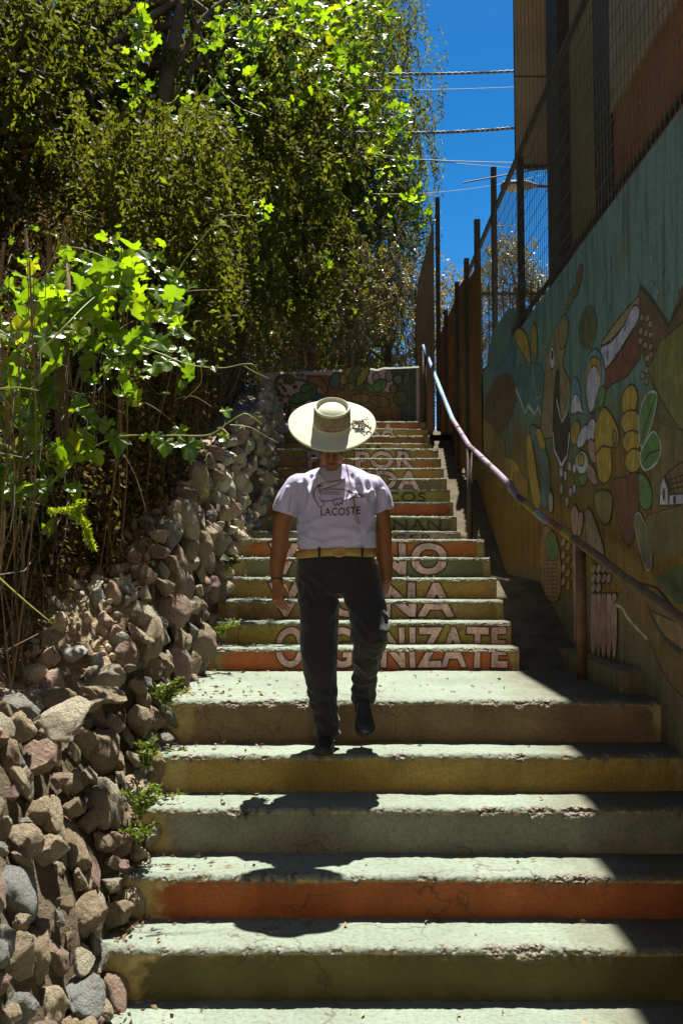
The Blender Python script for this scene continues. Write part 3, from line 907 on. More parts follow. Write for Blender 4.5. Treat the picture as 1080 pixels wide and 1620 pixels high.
# yard and upper ground
m = MB(); m.box(XWALL + .21, 40, -2, 13.6, 2.0, 3.75); tag(m.build("yard_ground", M['forest_floor']), kind="structure")
def upper_ground():
    xs = np.linspace(-70, 70, 90); ys = np.concatenate([np.linspace(13.86, 30, 30), np.linspace(32, 160, 30)])
    V = np.array([(x, y, 3.62 + (y - 13.86) * .035 + .15 * fbm(x * .3, y * .3, 0, 1, 3) * min(1, (y - 13.86))) for x in xs for y in ys])
    idx = np.arange(len(V)).reshape(len(xs), len(ys))
    F = np.stack([idx[:-1, :-1], idx[1:, :-1], idx[1:, 1:], idx[:-1, 1:]], -1).reshape(-1, 4)
    tag(link("upper_ground", mesh_np("upper_ground", V, F), M['forest_floor'], None, True), kind="structure")
upper_ground()
def hill():
    xs = np.linspace(-400, 500, 120); rows = np.linspace(0, 1, 14)
    V = []
    for x in xs:
        top = 92 + 26 * fbm(x * .008, 3, 0, 1, 4) - max(0, abs(x - 60) - 60) * .12
        for r in rows: V.append((x, 420 + r * 160, max(top, 20) * sin(r * pi / 2) + 6 * fbm(x * .03, r * 4, 0, 1, 3) * r))
    idx = np.arange(len(V)).reshape(len(xs), len(rows))
    F = np.stack([idx[:-1, :-1], idx[1:, :-1], idx[1:, 1:], idx[:-1, 1:]], -1).reshape(-1, 4)
    tag(link("hill", mesh_np("hill", np.array(V), F), M['hill'], None, True), kind="structure")
hill()

# ------------------------------------------------------------------ building above the mural wall
bd = empty("school_building", (2.1, 8, 3.75))
tag(bd, "brown corrugated building with dark columns and pale striped window above the mural wall", "building")
def corr_front(x0, x1, z0, z1, Y, pitch=.042, amp=.008):
    K = int((x1 - x0) / pitch * 4); vs = []; fs = []
    for i in range(K + 1):
        x = x0 + (x1 - x0) * i / K; y = Y - amp * (1 if (i % 4) in (1, 2) else 0)
        vs += [(x, y, z0), (x, y, z1)]
    for i in range(K): fs.append((2*i, 2*i+2, 2*i+3, 2*i+1))
    m = MB(); m.add(vs, fs); return m
zb0 = PY(826, 262, 9.8).z
YF = 9.8
seams = [zb0, PY(826, 192, YF).z, PY(826, 122, YF).z, PY(826, 51, YF).z, 8.05]
for a, b in zip(seams[:-1], seams[1:]):
    corr_front(1.845, 2.36, a + .012, b + .006, YF + .012 * (seams.index(a) % 2)).build("cladding_panel", M['cladding'], bd)
m = MB(); m.box(1.85, 2.35, YF + .03, YF + .10, zb0 + .02, 8.05); m.box(1.85, 2.35, YF + .02, YF + .06, zb0 - .02, zb0 + .015); m.build("panel_frame", M['black_metal'], bd)
XB = 2.12
def col_at(px0, px1, X, z0=3.75, z1=8.0):
    ya, yb = PXX(px0, 300, X).y, PXX(px1, 300, X).y
    m = MB(); m.box(X, X + .12, yb, ya, z0, z1); m.build("column", M['black_metal'], bd)
    return ya, yb
c1 = col_at(866, 884, 2.02)
c2 = col_at(940, 966, XB - .03)
# striped translucent window sheet between the columns
ya, yb = c2[0], c1[1]
K = 26
for k in range(K):
    y0 = ya + (yb - ya) * k / K; y1 = ya + (yb - ya) * (k + 1) / K
    m = MB(); q = .62
    m.box(XB + .02, XB + .03, y0, y0 + (y1 - y0) * q, 3.75, 8.0)
    m.build("window_strip", M['poly'], bd)
    m = MB(); m.box(XB + .012, XB + .034, y0 + (y1 - y0) * q, y1, 3.75, 8.0)
    m.build("window_rib", M['polyframe'], bd)
# lower red-brown wall and dark upper cladding towards the camera
zred = PXX(1010, 112, XB).z
yr = c2[1]
m = MB(); m.box(XB, XB + .2, 1.5, yr, 3.75, zred); m.build("wall", M['redwall'], bd)
m = MB(); m.box(XB - .03, XB + .2, 1.5, yr, zred + .004, 8.0); m.build("upper_wall", M['cladding'], bd)
m = MB(); m.box(XB + .036, XB + .16, yr, ya + .55, 3.75, 4.75); m.build("wall", M['redwall'], bd)
# overhanging roof with gutter
m = MB(); m.box(1.80, 8.0, 1.2, 9.85, 8.06, 8.22); m.build("roof", M['cladding'], bd)
m = MB(); m.box(1.74, 1.795, 1.2, 9.85, 8.06, 8.17); m.build("gutter", M['black_metal'], bd)
m = MB(); m.box(2.6, 8.0, 1.5, 7.2, 3.75, 8.06); m.build("rear_wall", M['cladding'], bd)

# ------------------------------------------------------------------ handrail
hr = empty("handrail", (1.49, 5.9, 0.96))
tag(hr, "pipe handrail painted blue, violet, yellow and rusty brown beside the mural wall", "handrail")
HP = [(1110,1003),(1080,981.5),(992,918.5),(941.5,877.6),(910,855.6),(878.5,832),(860,821),(834,799),(815.5,783),(807,767.5),(778.5,740),(754,716.6),(742,706),(715,662.6),(697,618),(669.5,547.5)]
def rail_pt(px, py):
    a = (px - 540) / FPX
    Y = 1.736 / (a + 0.04)
    return PY(px, py, Y)
HW = [rail_pt(*p) for p in HP]
near = HW[0] + (HW[0] - HW[1]).normalized() * 1.4
HW = [near] + HW
mats = [("rusty_brown_pipe", (0.20, 0.105, 0.045), (0.28, 0.17, 0.085)), ("orange_red_paint", (0.36, 0.12, 0.035), (0.42, 0.20, 0.05)), ("yellow_pipe_paint", (0.52, 0.36, 0.03), (0.60, 0.44, 0.08)),
        ("worn_white_pipe", (0.42, 0.42, 0.42), (0.55, 0.56, 0.55)), ("dark_worn_pipe", (0.10, 0.07, 0.06), (0.18, 0.13, 0.12)), ("violet_pipe_paint", (0.36, 0.24, 0.36), (0.46, 0.33, 0.46)), ("light_blue_pipe_paint", (0.22, 0.46, 0.66), (0.34, 0.60, 0.74)), ("blue_pipe_paint", (0.16, 0.24, 0.50), (0.28, 0.36, 0.58))]
HM = [simple_mat(a, tuple(x * .58 for x in b), tuple(x * .58 for x in c), 14, 0.6, 60, 0.0015, 0.3) for a, b, c in mats]
dense = []
for i in range(len(HW) - 1):
    k = max(2, int((HW[i+1] - HW[i]).length / .05))
    for j in range(k): dense.append(HW[i].lerp(HW[i+1], j / k))
dense.append(HW[-1])
from bpy_extras.object_utils import world_to_camera_view
def pxof(p):
    d = p - Vector((0, 0, CAMZ)); zc = d.y * cos(PITCH) + d.z * sin(PITCH)
    return 540 + FPX * d.x / zc
m = MB(); m.tube(dense, 0.027, 12)
o = m.build("rail", HM, hr, True)
segc = []
for i in range(len(dense) - 1):
    x = pxof((dense[i] + dense[i+1]) / 2)
    if x > 905: c = 0
    elif x > 893: c = 2
    elif x > 872: c = 1
    elif x > 862: c = 5
    elif x > 848: c = 3
    elif x > 832: c = 2
    elif x > 820: c = 4
    elif x > 779: c = 5
    elif x > 774: c = 4
    elif x > 753: c = 5
    elif x > 744: c = 4
    elif x > 716: c = 5
    elif x > 690: c = 6 if (x < 700 or x > 706) else 7
    else: c = 7
    segc += [c] * 12
for i, p in enumerate(o.data.polygons):
    p.material_index = segc[i] if i < len(segc) else 0
for px_, rr in ((995, .031), (884, .030), (806, .030), (743, .030)):       # welded sleeves
    k = min(range(len(dense) - 2), key=lambda i: abs(pxof(dense[i]) - px_))
    m = MB(); m.tube([dense[k] , dense[k+1]], rr, 12); m.build("pipe_sleeve", HM[0] if px_ > 870 else HM[4], hr, True)
def rpost(px, zbase, mat, r=.030):
    k = min(range(len(dense)), key=lambda i: abs(pxof(dense[i]) - px)); p = dense[k]
    m = MB(); m.tube([(p.x, p.y, zbase), (p.x, p.y, p.z - .02)], r, 12); m.build("post", mat, hr, True)
rpost(916, 0.95, HM[0], .034)
rpost(742, 1.75, HM[4])
rpost(671, 3.6, HM[4], .028)
rpost(1110, 0.36, HM[0])

# ------------------------------------------------------------------ overhead cables and street lamp
def cable(px0, py0, px1, py1, Y0, Y1, r, label, twist=False, ext=1.6, sag=.10):
    a = PY(px0, py0, Y0); b = PY(px1, py1, Y1)
    d = b - a
    pts = []
    for k in range(41):
        t = -ext * .6 + (1 + ext * 1.2) * k / 40
        p = a + d * t
        p.z -= sag * (1 - ((t - .5) / (0.5 + ext * .6)) ** 2) - sag * .95
        pts.append(p)
    m = MB()
    if twist:
        dn = catmull(pts, 8)
        for ph in (0, pi):
            m.tube([p + Vector((0, cos(i * .55 + ph), sin(i * .55 + ph))) * r * .7 for i, p in enumerate(dn)], r * .8, 5)
    else: m.tube(pts, r, 5)
    o = m.build("overhead_cable", M['cable'], None, True)
    tag(o, label, "cable", "overhead cables crossing the sky gap")
cable(625, 118, 822, 113, 12, 12, .013, "uppermost twisted pale cable across the blue sky", True)
cable(625, 143, 822, 138, 15, 15, .005, "hair thin cable just below the uppermost twisted cable")
cable(675, 211, 825, 202, 12, 12, .015, "thick twisted cable across the middle of the sky", True)
cable(630, 251, 810, 258, 16, 16, .008, "upper one of two close thin cables above the street lamp")
cable(630, 249, 805, 266, 16, 16, .006, "lower one of two close thin cables above the street lamp")
cable(733, 289, 905, 258, 10.6, 9.2, .009, "dark cable rising past the fence posts to the striped window", False, .02, .0)
cable(676, 306, 768, 296, 15, 15, .005, "lowest thin cable low over the far trees")

sl = empty("street_lamp", PY(1000, 296, 14.5), 0)
tag(sl, "grey street lamp head on a horizontal arm seen behind the mesh fence", "street lamp")
def lamp():
    Y = 14.5
    a = PY(791, 296, Y); b = PY(850, 295, Y); k = (b.x - a.x)
    rs = []
    for t, w, h in ((0, .02, .02), (.03, .10, .055), (.12, .13, .075), (.45, .14, .085), (.62, .14, .085), (.72, .12, .075), (.86, .07, .05), (1.0, .035, .035)):
        c = Vector((a.x + k * t, Y, a.z + .015))
        rs.append([(c.x, c.y + w * cos(2*pi*j/14), c.z + h * (sin(2*pi*j/14) if sin(2*pi*j/14) > -.35 else -.35)) for j in range(14)])
    m = MB(); m.rings(rs); m.build("lamp_head", M['lamp_body'], sl, True)
    m = MB(); m.ellipsoid((a.x + k * .30, Y - .02, a.z - .02), (.13, .115, .058)); m.build("lamp_glass", M['lamp_glass'], sl, True)
    m = MB(); m.tube([(b.x, Y, b.z + .01), (b.x + 1.9, Y, b.z - .05)], .03, 8); m.build("lamp_arm", M['lamp_body'], sl, True)
    m = MB(); m.tube([(b.x + 1.9, Y, 3.8), (b.x + 1.9, Y, b.z + .2)], .07, 10); m.build("lamp_post", M['lamp_body'], sl, True)
lamp()
# ------------------------------------------------------------------ stone retaining wall on the left
CY = [1.0, 2.0, 4.3, 4.75, 5.1, 5.6, 6.2, 8.0, 9.4, 9.8, 12.0, 13.7]
CZ = [1.12, 1.15, 1.10, 1.16, 1.52, 1.86, 2.14, 2.82, 3.22, 3.30, 3.95, 4.35]
CXt = [-1.46, -1.46, -1.28, -1.08, -1.05, -1.04, -1.02, -1.0, -0.97, -0.92, -1.0, -1.05]
CXb = [-0.86, -0.86, -0.84, -0.86, -0.88, -0.88, -0.87, -0.87, -0.90, -0.80, -0.78, -0.78]
def crest(y): return float(np.interp(y, CY, CZ))
def base_low(y): return float(np.interp(y, [1, 3.7, 4.95, 6.4, 7.9, 9.47, 11.6, 12.4, 13.3], [-.02, 0.0, .75, .95, 1.72, 1.88, 2.98, 3.12, 3.6])) - .05
def face_pt(y, t):
    """t in 0..1 from the foot to the crest of the stone face"""
    z0, z1 = base_low(y), crest(y)
    xb, xt = float(np.interp(y, CY, CXb)), float(np.interp(y, CY, CXt))
    return Vector((xb + (xt - xb) * t ** 1.3, y, z0 + (z1 - z0) * t))
sw = empty("stone_retaining_wall", (-1.0, 4, 0))
tag(sw, "rough dry stone wall of mixed grey, pink and tan rocks along the stairs", "stone wall")
def wall_core():
    ys = np.arange(1.0, 13.75, .06); ts = np.linspace(0, 1, 22)
    V = []
    for y in ys:
        for t in ts:
            p = face_pt(y, t); d = .035 + .03 * fbm(y * 4, t * 4, 3, 1, 3)
            V.append((p.x - d - (.06 * max(0, t - .9) / .1), p.y, p.z - .02))
    idx = np.arange(len(V)).reshape(len(ys), len(ts))
    F = np.stack([idx[:-1, :-1], idx[1:, :-1], idx[1:, 1:], idx[:-1, 1:]], -1).reshape(-1, 4)
    link("wall_core", mesh_np("wall_core", np.array(V), F), M['core'], sw, True)
wall_core()
def bank_z(x, y):
    c = crest(y); xt = float(np.interp(y, CY, CXt))
    d = max(0.0, xt - x)
    sm = sum(crest(y + q) for q in (-.5, -.25, 0, .25, .5)) / 5
    c2 = c + (sm - c) * min(1, d / .3)
    return c2 - .03 + (.55 * min(d, .45) if y < 5 else .55 * min(d, .45) * max(.0, 1 - (y - 5) * 3)) + .06 * max(0, d - .45) + .03 * fbm(x * 4, y * 4, 1, 1, 3) * min(1, d * 8) + .012 * fbm(x * 22, y * 22, 1, 1, 3)
def bank():
    ds = np.concatenate([np.linspace(0, .6, 30), np.linspace(.65, 3, 22), np.linspace(3.5, 45, 22)])
    ys = np.concatenate([np.linspace(-8, 1.0, 8), np.arange(1.1, 14.0, .05)])
    V = []
    for y in ys:
        yy = max(1.0, y)
        xt = float(np.interp(yy, CY, CXt)) - .05
        for d in ds: V.append((xt - d, y, bank_z(xt - d, yy)))
    idx = np.arange(len(V)).reshape(len(ys), len(ds))
    F = np.stack([idx[:-1, :-1], idx[:-1, 1:], idx[1:, 1:], idx[1:, :-1]], -1).reshape(-1, 4)
    tag(link("earth_bank", mesh_np("earth_bank", np.array(V), F), M['dirt'], None, True), kind="structure")
bank()

def stone_mat():
    t = NT("field_stone")
    oi = t.n("ObjectInfo")
    rnd = t.math('FRACT', t.math('ADD', oi.outputs["Random"], t.attr("srand")))
    base = t.ramp(rnd, [(0.0, (0.302, 0.227, 0.151)), (0.14, (0.42, 0.336, 0.235)), (0.28, (0.252, 0.252, 0.244)), (0.38, (0.361, 0.277, 0.185)), (0.52, (0.336, 0.227, 0.176)), (0.62, (0.437, 0.378, 0.286)), (0.74, (0.277, 0.26, 0.227)), (0.84, (0.319, 0.21, 0.181)), (0.9, (0.386, 0.302, 0.21))])
    base.node.color_ramp.interpolation = 'CONSTANT'
    oc = t.coord("Object")
    add = t.n("VectorMath", operation='ADD'); t.l(oc, add.inputs[0])
    sc = t.n("VectorMath", operation='SCALE'); sc.inputs[0].default_value = (17, 31, 53); t.l(rnd, sc.inputs["Scale"]); t.l(sc.outputs[0], add.inputs[1])
    v = add.outputs[0]
    n1 = t.noise(2.6, 6, 0.65, v); n2 = t.noise(9, 5, 0.7, v); n3 = t.noise(2.2, 3, 0.5, v)
    c = t.mix(1.0, base, t.ramp(n1, [(0.28, 0.85), (0.7, 1.4)]), 'MULTIPLY')
    c = t.mix(t.ramp(n2, [(0.60, 0.0), (0.70, 0.55)]), c, (0.50, 0.45, 0.38))
    c = t.mix(t.ramp(n2, [(0.28, 0.4), (0.38, 0.0)]), c, (0.10, 0.075, 0.05))
    c = t.mix(t.ramp(n3, [(0.60, 0.0), (0.72, 0.7)]), c, (0.28, 0.21, 0.13))
    n4 = t.noise(6, 8, 0.72, v)
    return t.done(t.bsdf(c, 0.82, n4, 0.06, 1.0, 0.2))
M['stone'] = stone_mat()
def stone_mesh(seed, sub, angular):
    rg = random.Random(seed)
    bm = bmesh.new(); bmesh.ops.create_icosphere(bm, subdivisions=sub, radius=1.0)
    planes = []
    for k in range(rg.randint(8, 15) if angular else rg.randint(1, 3)):
        n = Vector((rg.gauss(0, 1), rg.gauss(0, 1), rg.gauss(0, 1))).normalized()
        planes.append((n, rg.uniform(.36, .74) if angular else rg.uniform(.68, .9)))
    sc = Vector((rg.uniform(.85, 1.2), rg.uniform(.8, 1.15), rg.uniform(.7, 1.0)))
    for v in bm.verts:
        p = v.co.copy()
        p *= 1 + .16 * mnoise.fractal(p * 1.1 + Vector((seed * 3.1, 0, 0)), .9, 2, 2)
        for n, d in planes:
            e = p.dot(n) - d
            if e > 0: p -= n * e * .92
        p *= 1 + (.10 if angular else .05) * mnoise.fractal(p * 3.0 + Vector((0, seed * 1.7, 0)), .75, 2.1, 4)
        if sub > 3: p *= 1 + (.05 if angular else .02) * mnoise.fractal(p * 9 + Vector((0, seed * 2.7, 0)), .6, 2.2, 3)
        v.co = Vector((p.x * sc.x, p.y * sc.y, p.z * sc.z))
    me = bpy.data.meshes.new("stone"); bm.to_mesh(me); bm.free()
    me.materials.append(M['stone'])
    me.polygons.foreach_set("use_smooth", [True] * len(me.polygons))
    return me
BIGS = [stone_mesh(i, 4, i % 6 != 0) for i in range(20)]
SMALLS = [stone_mesh(40 + i, 3, i % 4 != 0) for i in range(10)]
def pack(y0, y1, n, rmin, rmax, seed):
    """relaxed packing of n discs over the stone face in (along, up) metres; t = up / height"""
    rg = np.random.default_rng(seed)
    ay = rg.uniform(y0, y1, n); at = rg.uniform(0, 1, n)
    r = rmin + (rmax - rmin) * rg.random(n) ** 1.6
    hgt = np.array([crest(y) - base_low(y) for y in ay])
    u, v = ay.copy(), at * hgt
    for it in range(120):
        du = u[:, None] - u[None]; dv = v[:, None] - v[None]
        d = np.sqrt(du**2 + dv**2) + 1e-9
        ov = np.clip((r[:, None] + r[None]) * .90 - d, 0, None); np.fill_diagonal(ov, 0)
        u += (du / d * ov).sum(1) * .28; v += (dv / d * ov).sum(1) * .28
        u = np.clip(u, y0, y1)
        hgt = np.array([crest(y) - base_low(y) for y in u])
        v = np.clip(v, r * .3, np.maximum(hgt - r * .35, r * .3))
    return u, v, r, hgt
rgs = random.Random(5)
def put_stone(me, loc, r, name="stone", flat=.75, parent=sw, stand=False, lean=.3):
    o = bpy.data.objects.new(name, me); COL.objects.link(o)
    o.location = loc
    o.rotation_euler = Euler((rgs.uniform(-.5, .5), rgs.uniform(-.5, .5), rgs.uniform(0, 2 * pi)))
    if stand:
        o.rotation_euler = (Matrix.Rotation(-lean - rgs.gauss(.08, .16), 3, 'Y') @ Matrix.Rotation(rgs.gauss(0, .22), 3, 'Z') @ Matrix.Rotation(radians(-30) + rgs.gauss(0, .7), 3, 'X')).to_euler()
        o.scale = (r * rgs.uniform(.55, .8), r * rgs.uniform(.80, 1.05), r * rgs.uniform(1.0, 1.5))
    else:
        o.scale = (r * rgs.uniform(.9, 1.25), r * rgs.uniform(.9, 1.2), r * flat)
    if parent is not None: attach(o, parent)
    return o
nst = 0
for (y0, y1, n, ra, rb, sd, lib) in ((2.5, 5.0, 205, .036, .100, 3, BIGS), (5.0, 7.2, 92, .048, .105, 4, BIGS)):
    u, v, r, h = pack(y0, y1, n, ra, rb, sd)
    for a, b, rr, hh in zip(u, v, r, h):
        p = face_pt(a, min(1, b / hh)); p.x += -.02 + rgs.uniform(-.028, .04)
        put_stone(rgs.choice(lib), p, rr * 1.22, stand=True, lean=math.atan2(float(np.interp(a, CY, CXb)) - float(np.interp(a, CY, CXt)), max(.3, hh))); nst += 1
# far stones joined, past the limit of single pieces
def stone_stuff():
    V = []; F = []; SR = []; b = 0
    u, v, r, h = pack(7.2, 13.7, 300, .05, .11, 9)
    for a, bb, rr, hh in zip(u, v, r, h):
        p = face_pt(a, min(1, bb / hh)); me = rgs.choice(SMALLS)
        R = Euler((rgs.uniform(-1, 1), rgs.uniform(-1, 1), rgs.uniform(0, 6))).to_matrix() @ Matrix.Diagonal((rr * 1.1, rr * 1.1, rr * .95))
        vs = [R @ w.co + p + Vector((-.02, 0, 0)) for w in me.vertices]
        SR += [rgs.random()] * len(vs); V += [tuple(w) for w in vs]; F += [tuple(i + b for i in f.vertices) for f in me.polygons]; b = len(V)
    o = link("far_stones", mesh_np("far_stones", np.array(V), F, {"srand": SR}), M['stone'], sw, True); o["kind"] = "stuff"
stone_stuff()
# loose stones lying on the earth ledge
LOOSE = [(133, 975, 4.65, .085, "flat topped grey stone lying beside the wooden fence post"), (170, 988, 4.5, .10, "broad pale stone lying on the earth ledge below the fence"),
         (95, 1052, 4.1, .06, "small pale stone half sunk in the earth of the ledge"), (168, 1060, 4.15, .085, "round dark cobble on the lip of the ledge"), (150, 1098, 3.9, .065, "smooth pale oval cobble at the edge of the ledge"),
         (208, 1056, 4.4, .05, "smooth white round cobble beside the drop to the stairs"), (222, 975, 4.9, .09, "rounded pale stone at the foot of the higher wall"), (112, 1125, 3.55, .13, "long flat speckled slab below the earth ledge")]
for px, py, Y, r, lab in LOOSE:
    p = PY(px, py, Y); p.z = min(p.z, bank_z(p.x, p.y) + r * .35) if p.x < -1.0 else p.z
    o = put_stone(rgs.choice(BIGS), p, r, "loose_stone", .62, None); tag(o, lab, "stone", "loose stones on the earth ledge")

# ------------------------------------------------------------------ leaf helpers
def leaves_mesh(name, C, D, L, Wd, tint, rg, droop=None):
    """folded diamond leaves: centres C (n,3), directions D (n,3) unit, lengths L, widths Wd"""
    n = len(C)
    rv = rg.normal(size=(n, 3)); sx = np.cross(D, rv); sx /= np.linalg.norm(sx, axis=1)[:, None] + 1e-9
    nn = np.cross(sx, D)
    L = L[:, None]; Wd = Wd[:, None]
    a = C; b = C + D * L * .45 + sx * Wd * .5 + nn * Wd * .18; c = C + D * L; d = C + D * L * .45 - sx * Wd * .5 + nn * Wd * .18
    V = np.stack([a, b, c, d], 1).reshape(-1, 3)
    i = np.arange(n)[:, None] * 4
    F = np.concatenate([i + np.array([[0, 1, 2]]), i + np.array([[0, 2, 3]])], 0)
    return mesh_np(name, V, F, {"tint": np.repeat(tint, 4)})
def unit(v): return v / (np.linalg.norm(v, axis=1)[:, None] + 1e-9)
def clump_points(rg, n_cl, per, ctr, rad, spread, hollow=.35, floor=None):
    """points in clumps through an ellipsoid volume"""
    d = unit(rg.normal(size=(n_cl, 3))); rr = (hollow + (1 - hollow) * rg.random(n_cl)) ** .7
    cc = np.array(ctr) + d * rr[:, None] * np.array(rad)
    if floor is not None: cc = cc[cc[:, 2] > floor]
    P = np.repeat(cc, per, 0) + rg.normal(size=(len(cc) * per, 3)) * spread
    cid = np.repeat(np.arange(len(cc)), per)
    return P, cid, cc
def sprays(rg, starts, nl, length, leaf, wid, hang=1.0):
    """hanging leafy sprays: leaflets alternate along a drooping stem"""
    n = len(starts)
    d0 = unit(rg.normal(size=(n, 3)) * np.array([1, 1, .35])) 
    t = np.linspace(0.08, 1, nl)
    ln = length * rg.uniform(.55, 1.25, n)
    P = starts[:, None] + d0[:, None] * (t[None, :, None] * (1 - .45 * t[None, :, None])) * (ln * (.55 if hang > .5 else .8))[:, None, None]
    P[:, :, 2] -= hang * (t[None] ** 1.5) * ln[:, None] * .85
    P = P.reshape(-1, 3)
    side = unit(rg.normal(size=(n, 3)))[:, None] * np.where(np.arange(nl) % 2, 1, -1)[None, :, None]
    D = unit((side + np.array([0, 0, -.9 * hang]) + rg.normal(size=(n, nl, 3)) * .35).reshape(-1, 3))
    m = n * nl
    tint = np.clip(np.repeat(rg.random(n) * .75, nl) + rg.normal(size=m) * .12, 0, 1)
    return P, D, leaf * rg.uniform(.6, 1.25, m), wid * rg.uniform(.7, 1.2, m), tint

def tree(name, label, base, trunk_pts, trunk_r, crowns, mat, leaf, wid, spray_len, hang, seed, group=None, nl=13, cat="tree", limbs=10):
    rg = np.random.default_rng(seed)
    root = empty(name, base); tag(root, label, cat, group)
    m = MB(); tp = catmull(trunk_pts, 6)
    m.tube(tp, [trunk_r * (1 - .65 * i / (len(tp) - 1)) for i in range(len(tp))], 9)
    m.build("trunk", M['bark'], root, True)
    Ps, Ds, Ls, Ws, Ts = [], [], [], [], []
    lm = MB()
    for (ctr, rad, ncl, per, spread) in crowns:
        P, cid, cc = clump_points(rg, ncl, per, ctr, rad, spread)
        a = sprays(rg, P, nl, spray_len, leaf, wid, hang)
        for lst, x in zip((Ps, Ds, Ls, Ws, Ts), a): lst.append(x)
        for c in cc[rg.permutation(len(cc))[:limbs]]:
            s = tp[int(len(tp) * rg.uniform(.45, .98))]
            c = Vector(c); mid = s.lerp(c, .5) + Vector((0, 0, .15 * (c - s).length))
            lm.tube(catmull([s, mid, c], 4), [trunk_r * .32 * (1 - .8 * k / 8) for k in range(9)], 5)
    lm.build("branches", M['bark'], root, True)
    me = leaves_mesh("crown", np.vstack(Ps), np.vstack(Ds), np.concatenate(Ls), np.concatenate(Ws), np.concatenate(Ts), rg)
    link("crown", me, mat, root)
    return root

PL = M['pepper_leaf']
tree("leafy_tree", "dark leaning broad leaved tree whose crown overhangs the left side of the stairs", (-2.0, 8.6, 2.4),
     [(-2.0, 8.6, 2.3), (-2.05, 8.7, 4.0), (-1.8, 8.8, 5.6), (-1.5, 8.9, 7.4)], .14,
     [((-1.9, 10.5, 7.2), (1.75, 1.6, 2.2), 200, 9, .22), ((-2.9, 9.2, 5.6), (1.3, 1.5, 1.9), 150, 8, .22), ((-1.55, 9.6, 4.9), (.85, 1.4, 1.0), 60, 8, .2)],
     PL, .085, .052, .40, .45, 11)
tree("leafy_tree", "tall broad leaved tree with trunk against the left end of the painted end wall", (-1.45, 12.6, 4.2),
     [(-1.45, 12.6, 4.0), (-1.42, 12.6, 5.4), (-1.3, 12.7, 7.0), (-1.0, 12.8, 9.3)], .12,
     [((-1.15, 13.0, 8.3), (1.75, 1.9, 2.5), 230, 9, .26), ((-2.7, 12.3, 6.6), (1.2, 1.6, 2.4), 130, 8, .25), ((-.55, 13.8, 6.3), (.9, .8, 1.0), 45, 7, .2)],
     PL, .090, .054, .45, .5, 12)
tree("pepper_tree", "weeping pepper tree with hanging branches against the blue sky", (0.2, 19.0, 3.9),
     [(0.2, 19.0, 3.7), (0.25, 19.0, 6.0), (0.1, 19.1, 9.0), (0.3, 19.1, 12.4)], .20,
     [((0.0, 19.2, 11.6), (1.75, 1.8, 3.4), 300, 9, .28), ((.55, 18.8, 8.6), (1.15, 1.4, 1.9), 110, 9, .26), ((-1.4, 19.2, 8.2), (1.6, 1.6, 2.6), 190, 8, .28)],
     PL, .12, .038, .75, 1.15, 13, nl=15)
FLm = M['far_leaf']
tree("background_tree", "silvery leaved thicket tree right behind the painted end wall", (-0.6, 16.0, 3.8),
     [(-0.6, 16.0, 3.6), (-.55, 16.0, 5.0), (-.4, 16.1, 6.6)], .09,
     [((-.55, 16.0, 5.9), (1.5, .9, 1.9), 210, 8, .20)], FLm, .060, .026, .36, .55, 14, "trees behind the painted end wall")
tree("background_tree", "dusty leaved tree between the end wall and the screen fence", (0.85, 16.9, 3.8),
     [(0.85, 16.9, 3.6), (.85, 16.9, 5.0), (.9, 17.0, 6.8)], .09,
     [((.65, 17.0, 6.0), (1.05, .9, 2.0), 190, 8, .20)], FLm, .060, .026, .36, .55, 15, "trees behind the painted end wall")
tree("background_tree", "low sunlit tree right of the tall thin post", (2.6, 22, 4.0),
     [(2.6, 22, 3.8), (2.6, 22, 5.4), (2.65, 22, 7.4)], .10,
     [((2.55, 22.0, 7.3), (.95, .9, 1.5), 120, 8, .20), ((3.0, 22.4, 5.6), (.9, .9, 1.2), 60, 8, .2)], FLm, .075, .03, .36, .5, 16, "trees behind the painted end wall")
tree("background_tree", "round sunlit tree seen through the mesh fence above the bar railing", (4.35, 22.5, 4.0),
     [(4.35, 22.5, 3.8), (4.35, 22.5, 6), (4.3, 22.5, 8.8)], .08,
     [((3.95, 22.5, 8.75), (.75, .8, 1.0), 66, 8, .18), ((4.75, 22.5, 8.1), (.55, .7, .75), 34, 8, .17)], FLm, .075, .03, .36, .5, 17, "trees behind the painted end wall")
tree("background_tree", "dark bushy tree deep behind the leaning broad leaved tree", (-4.0, 15.5, 3.6),
     [(-4.0, 15.5, 3.4), (-4.0, 15.5, 6), (-3.8, 15.6, 9)], .15,
     [((-3.7, 15.5, 8.0), (2.2, 1.6, 3.6), 260, 8, .3)], PL, .10, .036, .5, .7, 18, "trees behind the painted end wall")
tree("creeper_covered_tree", "dark creeper covered tree filling the upper left behind the wire fence", (-3.2, 7.4, 1.9),
     [(-3.2, 7.4, 1.7), (-3.15, 7.4, 3.2), (-3.1, 7.5, 5.0), (-3.0, 7.6, 6.2)], .11,
     [((-3.1, 7.9, 5.3), (1.3, 1.1, 2.3), 230, 8, .2), ((-2.5, 8.2, 4.0), (.75, 1.0, 1.4), 90, 8, .2), ((-3.6, 7.4, 4.0), (1.1, 1.0, 1.8), 100, 8, .2)],
     PL, .075, .046, .34, .5, 19)
